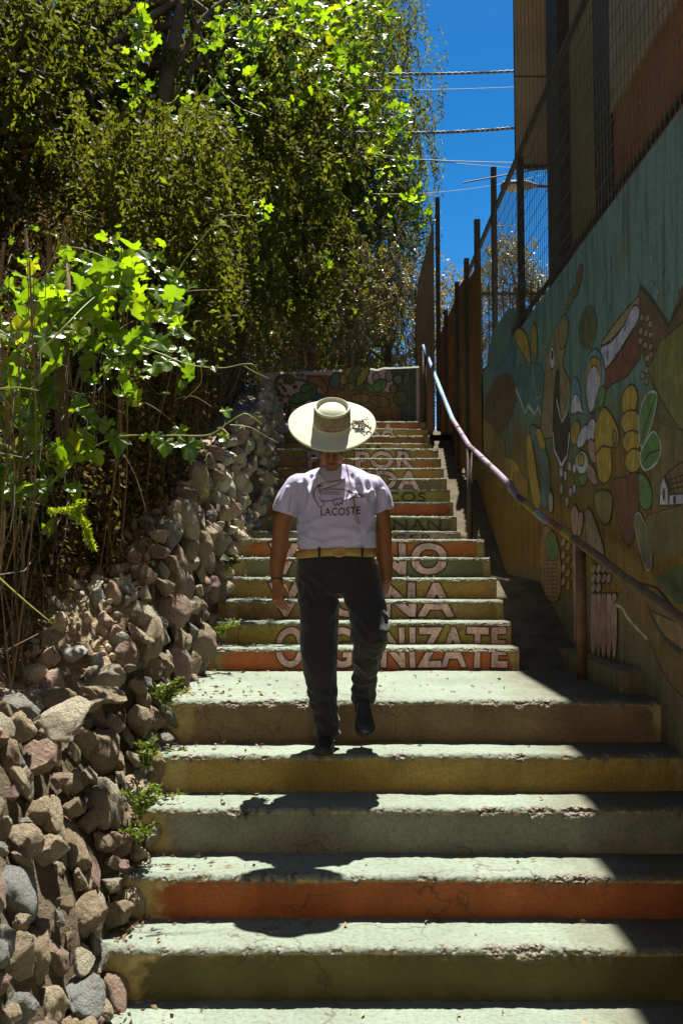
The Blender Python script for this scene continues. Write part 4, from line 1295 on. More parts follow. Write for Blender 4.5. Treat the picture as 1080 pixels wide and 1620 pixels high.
# wood that closes off the view, plus unseen trees added against skylight: one mass nobody could count
def wood():
    rg = np.random.default_rng(31)
    Ps = []
    for k in range(1500):
        x = rg.uniform(-13, 1.2); y = rg.uniform(20.5, 27)
        Ps.append((x, y, rg.uniform(4.0, 14.5 if x < -1.5 else 9.2)))
    for k in range(650):
        Ps.append((rg.uniform(-7.0, -4.2), rg.uniform(7.5, 13), rg.uniform(2.2, 9.5)))
    for k in range(420):  # trees added out of view at left to cut the sky fill
        Ps.append((rg.uniform(-6.5, -3.9), rg.uniform(-5, 5.0), rg.uniform(1.8, 9.0)))
    P = np.repeat(np.array(Ps), 9, 0) + rg.normal(size=(len(Ps) * 9, 3)) * .42
    a = sprays(rg, P, 9, .55, .15, .065, .7)
    o = link("wood_and_sky_blocker", leaves_mesh("wood_and_sky_blocker", *a, rg), PL); o["kind"] = "stuff"
wood()

# ------------------------------------------------------------------ left fence, dry stems and creeper thicket
wf = empty("wire_fence", (-1.33, 4.5, 1.3))
tag(wf, "old wooden post and wire fence with hanging dry stems above the stone wall", "fence")
for (x, y, zt, r) in ((-1.50, 5.05, 3.3, .036), (-1.42, 6.3, 3.5, .04), (-1.36, 7.6, 4.2, .045), (-1.42, 9.4, 4.6, .05), (-1.4, 11.2, 5.2, .05), (-1.55, 3.0, 3.0, .04)):
    m = MB(); pts = [(x + .01 * sin(k * 2.1), y + .008 * cos(k * 1.7), bank_z(x, y) - .2 + (zt - bank_z(x, y) + .2) * k / 8) for k in range(9)]
    m.tube(pts, [r * (1.1 - .02 * k) for k in range(9)], 10); m.build("post", M['wood'], wf, True)
m = MB()
for k in range(34):                                      # diamond wire netting
    for s in (1, -1):
        y0 = 2.6 + k * .22; L = 1.5
        pts = [(-1.40 - .012 * sin(j * 1.9 + k), y0 + s * L * j / 14 * .45, bank_z(-1.4, min(max(y0, 1), 13.5)) + .05 + L * j / 14) for j in range(15)]
        m.tube(pts, .0022, 4, cap=False)
for h in (.5, 1.0, 1.5):
    m.tube([(-1.40, y, bank_z(-1.4, y) + h) for y in np.arange(2.6, 12, .4)], .003, 4, cap=False)
o = m.build("wire_netting", M['wire'], wf); o["kind"] = "stuff"
def dry_stems():
    rg = np.random.default_rng(21); m = MB()
    for k in range(420):
        y = rg.uniform(3.0, 12.5) if k % 3 else rg.uniform(6, 12.5); x = float(np.interp(y, [4.8, 5.6, 8.5, 13], [-1.36, -1.17, -1.14, -1.2])) - rg.random() ** 1.5 * .7
        zb = bank_z(x, y); zt = zb + rg.uniform(.6, 2.0)
        dx, dy = rg.normal(0, .10), rg.normal(.10, .22)
        pts = []
        for j in range(8):
            t = j / 7
            pts.append((x + dx * t + .03 * sin(5 * t + k), y + dy * t + .05 * sin(4 * t + k * 2), zb + (zt - zb) * t))
        m.tube(pts, rg.uniform(.002, .006), 4, cap=False)
        if k % 2 == 0:
            for q in range(5):
                p = Vector(pts[rg.integers(1, 7)]); e = p + Vector(rg.normal(0, .07, 3))
                m.tube([p, e], .0018, 3, cap=False)
    for k in range(16):
        y = rg.uniform(4.6, 12); x = rg.uniform(-2.2, -1.45); zb = bank_z(x, y)
        pts = [(x + .05 * sin(j + k), y + .06 * cos(j * 1.3 + k), zb + 1.8 * j / 7) for j in range(8)]
        m.tube(pts, rg.uniform(.010, .022), 6, cap=False)
    o = m.build("dry_stems", M['twig']); o["kind"] = "stuff"
dry_stems()
def thicket():
    rg = np.random.default_rng(22)
    n = 14000
    y = np.where(rg.random(n) < .28, rg.uniform(4.6, 7.2, n), rg.uniform(3.6, 13.2, n)); x = np.interp(y, [4.5, 4.9, 5.4, 6.2, 8.5, 13], [-1.5, -1.42, -1.24, -1.13, -1.12, -1.2]) - rg.random(n) ** 1.1 * 1.8
    h = rg.random(n)
    z = np.array([bank_z(a, min(max(b, 1), 13.5)) for a, b in zip(x, y)]) + .15 + h * np.interp(y, [3.6, 4.8, 5.4, 6.2, 7.0, 8.0, 9, 13], [.3, .45, .7, 1.2, 1.9, 2.4, 2.6, 2.4])
    P = np.stack([x, y, z], 1)
    a = sprays(rg, P, 13, .42, .050, .024, .9)
    o = link("dry_thicket", leaves_mesh("dry_thicket", *a, rg), M['thicket_leaf']); o["kind"] = "stuff"
thicket()
def overhang():
    rg = np.random.default_rng(23); n = 2300
    y = np.where(rg.random(n) < .42, rg.uniform(5.9, 7.6, n), rg.uniform(6.6, 12.8, n)); x = -.80 - rg.random(n) * 1.0
    z = np.array([crest(b) for b in y]) + rg.uniform(1.1, 2.7, n)
    a = sprays(rg, np.stack([x, y, z], 1), 13, .42, .060, .032, .8)
    o = link("overhanging_creeper", leaves_mesh("overhanging_creeper", *a, rg), PL); o["kind"] = "stuff"
overhang()

# ------------------------------------------------------------------ grape vines
def grape_leaf(seed, lod=1):
    rg = random.Random(seed)
    prof = [(-170, .30), (-150, .62), (-128, .70), (-112, .50), (-95, .78), (-72, .95), (-58, .62), (-40, .80), (-18, 1.02), (0, 1.18)]
    ang = [(a, r) for a, r in prof] + [(-a, r) for a, r in prof[-2::-1]]
    V = [(0, 0, 0)]; cup = rg.uniform(-.28, .28); fold = rg.uniform(.05, .4)
    ring = []
    pts = []
    for i, (a, r) in enumerate(ang):
        pts.append((a, r * rg.uniform(.9, 1.08)))
        if i + 1 < len(ang):
            a2, r2 = ang[i+1]; pts.append(((a + a2) / 2, (r + r2) / 2 * rg.uniform(.90, 1.02)))
    for rr in (.5, 1.0):
        for a, r in pts:
            q = radians(a); x, y = sin(q) * r * rr, cos(q) * r * rr
            z = cup * (x*x + y*y) + fold * abs(x) + .07 * sin(5 * q + seed) * rr + .05 * rg.uniform(-1, 1) * rr
            V.append((x, y, z))
    n = len(pts); F = []
    for i in range(n - 1):
        F.append((0, 1 + i, 2 + i)); F.append((1 + i, 1 + n + i, 2 + n + i, 2 + i))
    V = np.array(V) * .5
    me = mesh_np("leaf", V, F, {"tint": np.full(len(V), rg.uniform(.1, .85) if seed % 9 else .95)})
    me.materials.append(M['grape_leaf']); me.polygons.foreach_set("use_smooth", [True] * len(me.polygons))
    return me
GL = [grape_leaf(i) for i in range(1, 17)]
rgv = random.Random(77)
def put_leaf(root, p, size, facing=None, mesh=None):
    o = bpy.data.objects.new("leaf", mesh or rgv.choice(GL)); COL.objects.link(o)
    o.location = p
    up = Vector((rgv.gauss(0, .7), rgv.gauss(-.55, .75), rgv.gauss(.65, .4))) if facing is None else Vector(facing)
    q = up.normalized().to_track_quat('Z', 'Y')
    o.rotation_euler = (q.to_matrix() @ Matrix.Rotation(rgv.uniform(0, 2 * pi) if facing is None else pi + rgv.gauss(0, .4), 3, 'Z')).to_euler()
    o.scale = (size * rgv.uniform(.75, 1.15), size, size)
    attach(o, root)
def shoot(root, pix, r0=.004, leaves=(), lsize=.085, curl=True, name="shoot", taper=.35):
    pts = catmull([PY(*p) for p in pix], 7)
    m = MB(); m.tube(pts, [r0 * (1 - (1 - taper) * i / (len(pts) - 1)) for i in range(len(pts))], 6)
    m.build(name, M['vine_stem'], root, True)
    return pts
gv = empty("grape_vine", (-1.4, 4.0, 1.3))
tag(gv, "sunlit yellow green grape vine spilling over the fence at left above the stone wall", "vine")
def cluster(root, cx, cy, rx, ry, Y, dY, n, s0, s1, stems=True):
    for k in range(n):
        a = rgv.uniform(0, 2 * pi); rr = sqrt(rgv.random())
        p = PY(cx + rx * rr * cos(a), cy + ry * rr * sin(a), Y + rgv.uniform(-dY, dY))
        put_leaf(root, p, rgv.uniform(s0, s1))
cluster(gv, 190, 470, 126, 84, 5.02, .35, 94, 0.085, 0.196)
cluster(gv, 60, 490, 86, 78, 4.82, .3, 39, 0.102, 0.203)
cluster(gv, 30, 590, 69, 90, 4.62, .3, 45, 0.102, 0.222)
cluster(gv, 215, 590, 86, 56, 5.22, .3, 45, 0.068, 0.144)
cluster(gv, 20, 720, 48, 78, 4.42, .25, 27, 0.102, 0.222)
cluster(gv, 95, 690, 69, 56, 4.72, .25, 24, 0.102, 0.170)
cluster(gv, 90, 800, 46, 45, 4.52, .2, 8, 0.085, 0.153)
cluster(gv, 28, 640, 41, 123, 4.8, .2, 20, .10, .19)
cluster(gv, 12, 800, 30, 67, 4.4, .2, 8, .09, .16)
cluster(gv, 150, 400, 150, 56, 5.32, .4, 24, 0.052, 0.102)
YS = 4.6
P1 = shoot(gv, [(-20, 860, YS), (50, 800, YS), (110, 735, YS), (180, 693, YS), (270, 689, YS), (330, 688, YS), (362, 668, YS), (385, 655, YS), (400, 660, YS), (415, 672, YS)], .0055)
shoot(gv, [(362, 672, YS), (395, 676, YS), (420, 690, YS), (441, 701, YS)], .003)
shoot(gv, [(316, 688, YS), (326, 720, YS), (328, 760, YS), (322, 780, YS), (316, 792, YS)], .0026); shoot(gv, [(325, 775, YS), (330, 783, YS), (327, 791, YS)], .002)
for px, py, s in ((186, 694, .125), (262, 700, .10), (297, 702, .125), (246, 690, .07), (284, 680, .08), (357, 650, .06), (354, 690, .055), (150, 720, .08), (120, 690, .10), (75, 760, .09), (170, 668, .08), (228, 690, .04)):
    put_leaf(gv, PY(px, py, YS + rgv.uniform(-.04, .04)), s * 1.45, (rgv.gauss(0, .3), -.9, .5 + rgv.gauss(0, .2)))
YS = 4.85
shoot(gv, [(200, 540, YS), (255, 560, YS), (300, 577, YS), (350, 582, YS), (385, 576, YS), (402, 578, YS), (414, 598, YS)], .004); shoot(gv, [(385, 578, YS), (402, 588, YS), (428, 600, YS)], .0025)
shoot(gv, [(318, 580, YS), (318, 605, YS), (300, 625, YS), (291, 632, YS)], .0025)
for px, py, s in ((243, 580, .11), (298, 563, .08), (265, 570, .11), (340, 582, .045), (320, 572, .05)):
    put_leaf(gv, PY(px, py, YS), s * 1.4, (rgv.gauss(0, .3), -.8, .6))
shoot(gv, [(240, 500, YS), (275, 445, YS), (292, 412, YS), (330, 365, YS), (352, 344, YS), (372, 340, YS), (392, 342, YS)], .004); shoot(gv, [(340, 357, YS), (362, 358, YS), (378, 378, YS)], .002); shoot(gv, [(272, 458, YS), (295, 478, YS), (298, 495, YS), (290, 505, YS)], .0022)
for px, py, s in ((281, 452, .085), (248, 458, .10), (308, 408, .04), (342, 368, .035), (310, 374, .035), (262, 500, .09), (270, 425, .05), (92, 432, .075), (68, 478, .10)):
    put_leaf(gv, PY(px, py, YS), s * 1.4, (rgv.gauss(0, .35), -.8, .5))
shoot(gv, [(40, 500, YS), (72, 435, YS), (95, 385, YS), (118, 332, YS)], .004); shoot(gv, [(96, 390, YS), (135, 395, YS), (195, 420, YS)], .0035); shoot(gv, [(118, 334, YS), (135, 338, YS), (150, 345, YS)], .002)
shoot(gv, [(60, 560, 3.6), (100, 520, 3.6), (130, 488, 3.7), (150, 470, 3.8)], .0045)
shoot(gv, [(-10, 905, 3.3), (0, 915, 3.3), (45, 955, 3.3), (84, 987, 3.3)], .0045); shoot(gv, [(78, 985, 3.3), (82, 978, 3.3), (87, 980, 3.3), (86, 986, 3.3)], .004)
shoot(gv, [(0, 615, 3.3), (30, 613, 3.3), (62, 618, 3.3)], .0035)
for k in range(26):                                      # woody canes inside the vine
    a = PY(rgv.uniform(0, 280), rgv.uniform(400, 760), 5.3 + rgv.uniform(-.3, .4)); b = a + Vector((rgv.gauss(0, .25), rgv.gauss(0, .15), rgv.gauss(-.1, .25)))
    m = MB(); m.tube(catmull([a, a.lerp(b, .5) + Vector((0, 0, .04)), b], 4), .003, 5); m.build("cane", M['twig'], gv, True)
def blossom():
    pts = catmull([PY(130, 795, 3.45), PY(122, 812, 3.45), PY(136, 830, 3.45), PY(140, 850, 3.45), PY(148, 866, 3.45)], 8)
    pts += catmull([PY(82, 810, 3.45), PY(105, 806, 3.45), PY(126, 803, 3.45)], 6)
    C = []; D = []
    for p in pts:
        for k in range(9):
            C.append(tuple(p)); D.append((rgv.gauss(0, 1), rgv.gauss(0, 1), rgv.gauss(0, 1)))
    C = np.array(C); D = unit(np.array(D)); n = len(C)
    me = leaves_mesh("blossom_cluster", C, D, np.full(n, .022), np.full(n, .008), np.full(n, .92), RNG)
    link("blossom_cluster", me, M['grape_leaf'], gv)
blossom()
def hanging_vine(label, clusters, shoots):
    root = empty("hanging_grape_vine", PY(clusters[0][0], clusters[0][1], clusters[0][4])); tag(root, label, "vine")
    for c in clusters: cluster(root, *c)
    for s in shoots: shoot(root, s, .006, taper=.5)
    return root
hanging_vine("bright grape shoot hanging before the dark crown at upper left", [(225, 55, 22, 50, 6.5, .2, 17, .08, .15), (215, 140, 25, 45, 6.5, .2, 17, .06, .13), (205, 60, 16, 50, 6.6, .2, 10, .04, .08)], [[(235, -30, 6.5), (225, 40, 6.5), (215, 110, 6.5), (222, 178, 6.5)]])
hanging_vine("bright grape shoot arching down to a pointed leaf cluster left of centre", [(300, 170, 40, 50, 7.3, .3, 30, .055, .13), (285, 205, 30, 20, 7.2, .2, 20, .06, .16), (375, 150, 45, 50, 7.5, .3, 34, .045, .12), (338, 255, 12, 20, 7.3, .1, 6, .06, .11)], [[(420, 20, 7.5), (360, 100, 7.4), (310, 160, 7.3), (290, 210, 7.2)], [(330, 120, 7.4), (370, 165, 7.4), (415, 185, 7.4)]])
hanging_vine("sunny grape leaves spread along the top centre of the canopy", [(370, 60, 60, 50, 8.5, .4, 62, .07, .15), (445, 50, 65, 55, 8.7, .4, 76, .07, .16), (510, 25, 60, 35, 8.7, .4, 56, .08, .18), (411, 45, 14, 30, 8.2, .1, 7, .14, .20), (470, 130, 60, 40, 8.7, .4, 40, .06, .12)], [[(300, 80, 8.5), (380, 45, 8.5), (470, 20, 8.7)], [(420, 0, 8.4), (410, 40, 8.3), (413, 65, 8.2)]])
hanging_vine("yellow green grape leaves draping down the sky edge of the canopy", [(545, 115, 42, 55, 10.2, .4, 86, .08, .18), (590, 40, 38, 45, 10.3, .4, 40, .08, .18), (605, 185, 48, 28, 10.5, .3, 50, .07, .17), (618, 250, 42, 38, 10.6, .3, 44, .06, .14), (585, 190, 70, 110, 10.9, .4, 70, .05, .12)], [[(520, -20, 10.3), (550, 90, 10.3), (600, 180, 10.5), (640, 250, 10.7)], [(560, 110, 10.3), (610, 175, 10.4), (650, 180, 10.5)]])
hanging_vine("lowest bright grape spray beside the top of the tall thin post", [(656, 308, 18, 14, 10.6, .15, 10, .12, .18), (672, 342, 15, 16, 10.6, .15, 9, .12, .19), (600, 330, 40, 30, 11.0, .3, 24, .06, .11)], [[(610, 270, 10.7), (645, 305, 10.6), (676, 350, 10.6)]])
hanging_vine("small lit grape tuft inside the shaded canopy", [(412, 335, 20, 16, 8.6, .2, 9, .07, .12), (515, 415, 10, 14, 10, .1, 6, .07, .11), (395, 260, 60, 60, 8.8, .4, 22, .04, .07)], [[(400, 280, 8.6), (412, 340, 8.6)]])

# ------------------------------------------------------------------ weeds and litter
def weed(px, py, Y, h, n, label, seed):
    rg = np.random.default_rng(seed); b = PY(px, py, Y)
    root = empty("weed", b); tag(root, label, "weed", "weeds growing at the foot of the stone wall")
    m = MB(); C = []; D = []
    for k in range(n):
        a = rg.uniform(-.9, .9); e = b + Vector((rg.normal(.04, .05), rg.normal(-.03, .05), h * rg.uniform(.5, 1)))
        pts = catmull([b + Vector(rg.normal(0, .015, 3)), b.lerp(e, .5) + Vector((0, -.02, .03)), e], 5)
        m.tube(pts, .0022, 4, cap=False)
        for p in pts[2:]:
            for q in range(3):
                C.append(tuple(p)); d = rg.normal(size=3); d[2] = abs(d[2]) * .5; D.append(d)
    m.build("stem", M['vine_stem'], root)
    C = np.array(C); D = unit(np.array(D)); k = len(C)
    me = leaves_mesh("leaf", C, D, rg.uniform(.02, .04, k), rg.uniform(.008, .015, k), rg.random(k), rg)
    link("foliage", me, M['weed_leaf'], root)
weed(262, 1120, 4.90, .16, 16, "leafy weed where the stone wall meets the landing corner", 1)
weed(232, 1215, 4.55, .13, 16, "weed tuft beside the yellow riser at the wall foot", 2)
weed(222, 1292, 4.25, .14, 14, "weed tuft beside the blue grey riser at the wall foot", 3)
weed(212, 1330, 4.15, .07, 8, "small weed just above the red riser at the wall foot", 4)
weed(362, 905, 7.0, .12, 8, "shaded weed beside the upper flight of stairs", 5)
weed(352, 1005, 6.36, .10, 7, "broad leaved weed at the bottom corner of the upper flight", 6)
def litter():
    rg = np.random.default_rng(41); C = []
    for k in range(2600):
        y = rg.uniform(2.6, 7.5); xt = float(np.interp(y, CY, CXt)); x = xt - .04 - rg.random() ** 1.3 * .9
        C.append((x, y, bank_z(x, y) + .012))
    for (n, y0, z1) in STEPS[:14]:
        for k in range(60):
            x = XL + .1 + rg.random() ** 4 * 1.9; y = y0 + .06 + .24 * (1 - rg.random() ** 2)
            C.append((min(x, 1.15), y, z1 + .008))
    for k in range(120): C.append((XL + .1 + rg.random() ** 3 * 2, rg.uniform(3.1, 3.7), .012))
    for k in range(90): C.append((XL + .1 + rg.random() ** 2.5 * 1.9, rg.uniform(5.3, 6.38), .98))
    C = np.array(C); D = rg.normal(size=C.shape); D[:, 2] *= .22; D = unit(D); n = len(C)
    o = link("leaf_litter", leaves_mesh("leaf_litter", C, D, rg.uniform(.014, .045, n), rg.uniform(.006, .02, n), rg.random(n), rg), M['litter']); o["kind"] = "stuff"
litter()
def gravel():
    rg = random.Random(9); V = []; F = []; b = 0; SR = []
    lo = [stone_mesh(70 + i, 1, True) for i in range(6)]; hi = [stone_mesh(80 + i, 3, True) for i in range(5)]
    for k in range(680):
        if k >= 560:
            y = rg.uniform(4.3, 6.6); x = float(np.interp(y, CY, CXt)) - .02 - rg.random() * .45; z = bank_z(x, y)
        elif k >= 420:
            y = rg.uniform(3.9, 6.4); x = float(np.interp(y, CY, CXt)) - .02 - rg.random() * .4; z = bank_z(x, y)
        elif k < 300:
            y = rg.uniform(2.6, 6.5); xt = float(np.interp(y, CY, CXt)); x = xt - .03 - rg.random() * .5; z = bank_z(x, y)
        else:
            n, y0, z1 = STEPS[rg.randrange(0, 9)]; x = -.84 + rg.random() ** 3 * .35; y = y0 + .05 + rg.random() * .25; z = z1
        r = rg.uniform(.004, .013) * (1.5 if k < 300 else 1) * (6.0 if k >= 560 else 3.2 if k >= 420 else 1); q = rg.choice(hi if k >= 560 else lo)
        R = Euler((rg.uniform(0, 6), rg.uniform(0, 6), rg.uniform(0, 6))).to_matrix() @ Matrix.Scale(r, 3)
        SR += [rg.random()] * len(q.vertices); V += [tuple(R @ w.co + Vector((x, y, z + r * .4))) for w in q.vertices]; F += [tuple(i + b for i in f.vertices) for f in q.polygons]; b = len(V)
    o = link("gravel", mesh_np("gravel", np.array(V), F, {"srand": SR}), M['stone'], None, True); o["kind"] = "stuff"
gravel()
# ------------------------------------------------------------------ the man coming down the stairs
YM = 4.82
man = empty("person", (-0.08, 4.80, 0.755))
tag(man, "man in pale wide brimmed hat and printed white t-shirt walking down the stairs", "person")
def zz(py, Y=YM): return PY(540, py, Y).z
def remesh(mb, vox, it=6, fac=.5, name="m"):
    me = mb.mesh(name); o = bpy.data.objects.new(name, me); COL.objects.link(o)
    md = o.modifiers.new("r", 'REMESH'); md.mode = 'VOXEL'; md.voxel_size = vox
    if it:
        sm = o.modifiers.new("s", 'SMOOTH'); sm.factor = fac; sm.iterations = it
    dg = bpy.context.evaluated_depsgraph_get(); dg.update()
    r = bpy.data.meshes.new_from_object(o.evaluated_get(dg))
    bpy.data.objects.remove(o); bpy.data.meshes.remove(me)
    r.name = name
    return r
def co_of(me):
    a = np.empty(len(me.vertices) * 3, np.float32); me.vertices.foreach_get("co", a); return a.reshape(-1, 3)
def no_of(me):
    a = np.empty(len(me.vertices) * 3, np.float32); me.vertices.foreach_get("normal", a); return a.reshape(-1, 3)

def skin_mat():
    t = NT("tanned_skin")
    n = t.noise(30, 4, 0.6); c = t.mix(n, (0.18, 0.070, 0.028), (0.25, 0.105, 0.045))
    b = t.bsdf(c, 0.55, t.noise(220, 4, 0.6), 0.0015, 0.7, 0.35)
    b.inputs["Subsurface Weight"].default_value = 0.08; b.inputs["Subsurface Radius"].default_value = (0.02, 0.008, 0.004)
    return t.done(b)
def cloth_mat(name, c1, c2, scale, weave=420, bd=.0012, rough=.85, sheen=.2):
    t = NT(name)
    n = t.noise(scale, 4, 0.6); c = t.mix(n, c1, c2)
    w = t.noise(weave, 2, 0.5); c = t.mix(.25, c, t.mix(1.0, c, t.ramp(w, [(0.3, .6), (.7, 1.3)]), 'MULTIPLY'))
    h = t.math('ADD', t.math('MULTIPLY', t.noise(26, 4, 0.55), 2.5), w)
    b = t.bsdf(c, rough, h, bd, .8, .2); b.inputs["Sheen Weight"].default_value = sheen
    return t.done(b)
M['skin'] = skin_mat()
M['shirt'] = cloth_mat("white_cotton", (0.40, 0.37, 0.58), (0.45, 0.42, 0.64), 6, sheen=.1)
M['jeans'] = cloth_mat("dark_blue_denim", (0.016, 0.014, 0.015), (0.027, 0.026, 0.033), 10, 300, .0015)
M['hat'] = cloth_mat("pale_felt", (0.42, 0.44, 0.34), (0.50, 0.52, 0.41), 9, 300, .0008)
M['hat_cord'] = simple_mat("brown_cord", (0.16, 0.10, 0.06), (0.24, 0.16, 0.10), 40, .8)
M['leather'] = simple_mat("tan_leather_belt", (0.30, 0.18, 0.038), (0.38, 0.24, 0.06), 20, .45, 120, .001, .45)
M['shoe'] = simple_mat("black_shoe_leather", (0.020, 0.017, 0.014), (0.035, 0.030, 0.028), 20, .32, 120, .0008, .6)
M['ink'] = simple_mat("faded_black_print", (0.055, 0.045, 0.045), (0.09, 0.075, 0.07), 60, .9)
M['dark'] = simple_mat("dark_band", (0.03, 0.022, 0.018), (0.05, 0.035, 0.03), 30, .6)
M['brass'] = simple_mat("dull_brass_buckle", (0.40, 0.26, 0.07), (0.5, 0.34, 0.12), 30, .35, 90, .0005, .5, .8)

TILT = radians(42)
hatC = PY(525, 672, 4.70)
nH = Vector((0.015, -sin(TILT), cos(TILT))).normalized()
xH = Vector((1, 0, 0)); xH = (xH - nH * xH.dot(nH)).normalized(); yH = nH.cross(xH)      # yH points up-back
RH = Matrix((xH, yH, nH)).transposed()                                               # local -> world
headC = hatC - nH * .100 + yH * .006 + Vector((0, 0, -.012))
def Hd(x, y, z): return headC + RH @ Vector((x, y, z))      # local head frame: -y is the face direction

b = MB()
# skull, jaw, nose, mouth, ears
b.ellipsoid(headC + RH @ Vector((0, .012, .02)), (.076, .094, .100), RH, 28, 18)
b.ellipsoid(Hd(0, -.022, -.062), (.058, .062, .066), RH, 24, 14)
b.ellipsoid(Hd(0, -.060, -.108), (.032, .026, .022), RH)
b.tube([Hd(0, -.078, .012), Hd(0, -.094, -.010), Hd(0, -.108, -.036), Hd(0, -.092, -.048)], [.010, .013, .017, .012], 10)
for s in (-1, 1):
    b.ellipsoid(Hd(s*.014, -.096, -.040), (.010, .012, .009), RH, 10, 8)
    b.ellipsoid(Hd(s*.036, -.066, -.022), (.024, .020, .020), RH, 12, 8)
    b.ellipsoid(Hd(s*.030, -.084, .026), (.026, .012, .008), RH, 12, 8)
    b.ellipsoid(Hd(s*.077, .008, -.018), (.009, .020, .033), RH, 10, 8)
b.ellipsoid(Hd(0, -.088, -.071), (.026, .012, .0075), RH, 14, 8); b.ellipsoid(Hd(0, -.086, -.085), (.023, .012, .0085), RH, 14, 8)
# neck and trunk under the clothes
neckB = Vector((hatC.x - .004, 4.885, zz(746)))
b.tube([neckB + Vector((0, .01, -.06)), neckB, Hd(0, .03, -.075), Hd(0, .02, -.02)], [.075, .062, .058, .055], 18)
tors = [(-.025, 4.83, zz(905), .15, .095), (-.028, 4.82, zz(868), .165, .105), (-.028, 4.81, zz(835), .165, .115), (-.025, 4.82, zz(800), .168, .110),
        (-.023, 4.84, zz(776), .165, .095), (-.022, 4.86, zz(764), .13, .070), (-.022, 4.87, zz(752), .07, .055)]
b.loft(tors, 28, p=2.3)
# arms
LA = [PY(474, 782, 4.87), PY(449, 820, 4.87), PY(442, 868, 4.86), PY(438, 900, 4.84), PY(438, 922, 4.82)]
RA = [PY(585, 782, 4.87), PY(603, 818, 4.89), PY(607, 866, 4.90), PY(610, 898, 4.89), PY(611, 920, 4.87)]
AR = [.055, .047, .041, .036, .026]
for A in (LA, RA):
    c = catmull(A, 6); b.tube(c, [float(np.interp(i / (len(c) - 1) * 4, [0, 1, 2, 2.5, 3, 4], [.046, .047, .042, .044, .036, .027])) for i in range(len(c))], 16)
# hands: palm, four unequal bent fingers, thumb
def hand(w, d, across, back, flex, size=1.0):
    d = d.normalized(); across = (across - d * across.dot(d)).normalized(); n = d.cross(across)
    if n.dot(back) < 0: n = -n
    P = lambda a, q, e: w + across * a * size + d * q * size + n * e * size
    rs = []
    for q, hw, th in ((-.012, .024, .019), (.012, .030, .019), (.045, .039, .017), (.078, .042, .015), (.092, .039, .012)):
        rs.append([tuple(P(hw * cos(2*pi*k/16), q, th * sin(2*pi*k/16))) for k in range(16)])
    b.rings(rs)
    for j, (a, L) in enumerate(((.031, .070), (.0105, .080), (-.0105, .074), (-.031, .056))):
        p = [P(a, .078, 0)]; ang = .18 * flex; cur = .088
        pts = [P(a * .98, .080, 0)]; q, e = .080, 0.0
        for seg, fr in enumerate((.42, .32, .26)):
            ang += flex * (.26, .34, .26)[seg]
            q += L * fr * cos(ang); e -= L * fr * sin(ang)
            pts.append(P(a * (1.02 + .05 * seg), q, e))
        b.tube(pts, [.0102, .0092, .0082, .0066], 10)
        b.ellipsoid(pts[-1], (.0066, .0066, .0066), None, 8, 6)
    s = 1
    tp = [P(.020 * s, .010, -.004), P(.042, .034, -.012), P(.052, .060, -.018), P(.050, .086, -.024)]
    b.tube(tp, [.016, .0135, .0105, .0075], 10); b.ellipsoid(tp[-1], (.0075,) * 3, None, 8, 6)
hand(LA[-1], PY(441, 975, 4.80) - LA[-1], Vector((.75, -.65, 0)), Vector((-.65, -.75, 0)), 1.0, .98)
hand(RA[-1], Vector((-.06, .10, -.18)), Vector((-.75, -.65, 0)), Vector((.8, -.6, 0)), 1.7, .95)
# legs inside the trousers
hipz = zz(900)
KL, AL = PY(505, 1040, 4.785), PY(516, 1150, 4.83)
KR, AR_ = PY(585, 1003, 4.70), PY(574, 1095, 4.85)
b.tube([Vector((-.115, 4.83, hipz)), KL, AL], [.07, .042, .026], 14)
b.tube([Vector((.055, 4.83, hipz)), KR, AR_], [.07, .042, .026], 14)
body = remesh(b, .0042, 5, .5, "body")
link("body", body, M['skin'], man, True)
# brows, eyes, hair at the nape, moustache shadow
h = MB()
for s in (-1, 1): h.ellipsoid(Hd(s*.032, -.091, .006), (.013, .007, .007), RH, 12, 8)
h.build("eye", simple_mat("shaded_eyelid", (.16, .07, .035), (.2, .09, .045), 40, .5), man, True)
h = MB()
for s in (-1, 1): h.tube([Hd(s*.014, -.103, .028), Hd(s*.032, -.101, .034), Hd(s*.05, -.088, .026)], [.004, .005, .003], 8)
for s in (-1, 1): h.ellipsoid(Hd(s*.074, .018, .02), (.010, .034, .036), RH, 10, 8)
h.ellipsoid(Hd(0, .075, -.02), (.066, .036, .06), RH, 14, 10)
h.build("hair", simple_mat("dark_grey_hair", (.03, .025, .02), (.08, .07, .06), 80, .7), man, True)

# ---- t-shirt
b = MB()
ts = [(-.030, 4.815, zz(874), .192, .128), (-.030, 4.810, zz(862), .200, .140), (-.029, 4.805, zz(845), .197, .142), (-.027, 4.810, zz(822), .196, .136), (-.025, 4.820, zz(800), .200, .130),
      (-.023, 4.840, zz(780), .210, .122), (-.022, 4.855, zz(763), .216, .110), (-.022, 4.866, zz(752), .194, .094), (-.022, 4.874, zz(744), .140, .082), (-.022, 4.880, zz(738), .094, .074), (-.022, 4.885, zz(735), .076, .068)]
b.loft(ts, 40, p=2.35)
sl = [(PY(488, 767, 4.87), .058), (PY(471, 770, 4.865), .066), (PY(458, 790, 4.865), .067), (PY(450, 812, 4.865), .066)]
sr = [(PY(572, 767, 4.87), .058), (PY(588, 770, 4.875), .066), (PY(598, 789, 4.885), .066), (PY(605, 809, 4.89), .063)]
for s in (sl, sr):
    c = catmull([p for p, r in s], 5); b.tube(c, [float(np.interp(i / (len(c)-1) * 3, range(4), [r for p, r in s])) for i in range(len(c))], 24)
shirt = remesh(b, .0055, 8, .5, "t_shirt")
V = co_of(shirt); Nn = no_of(shirt)
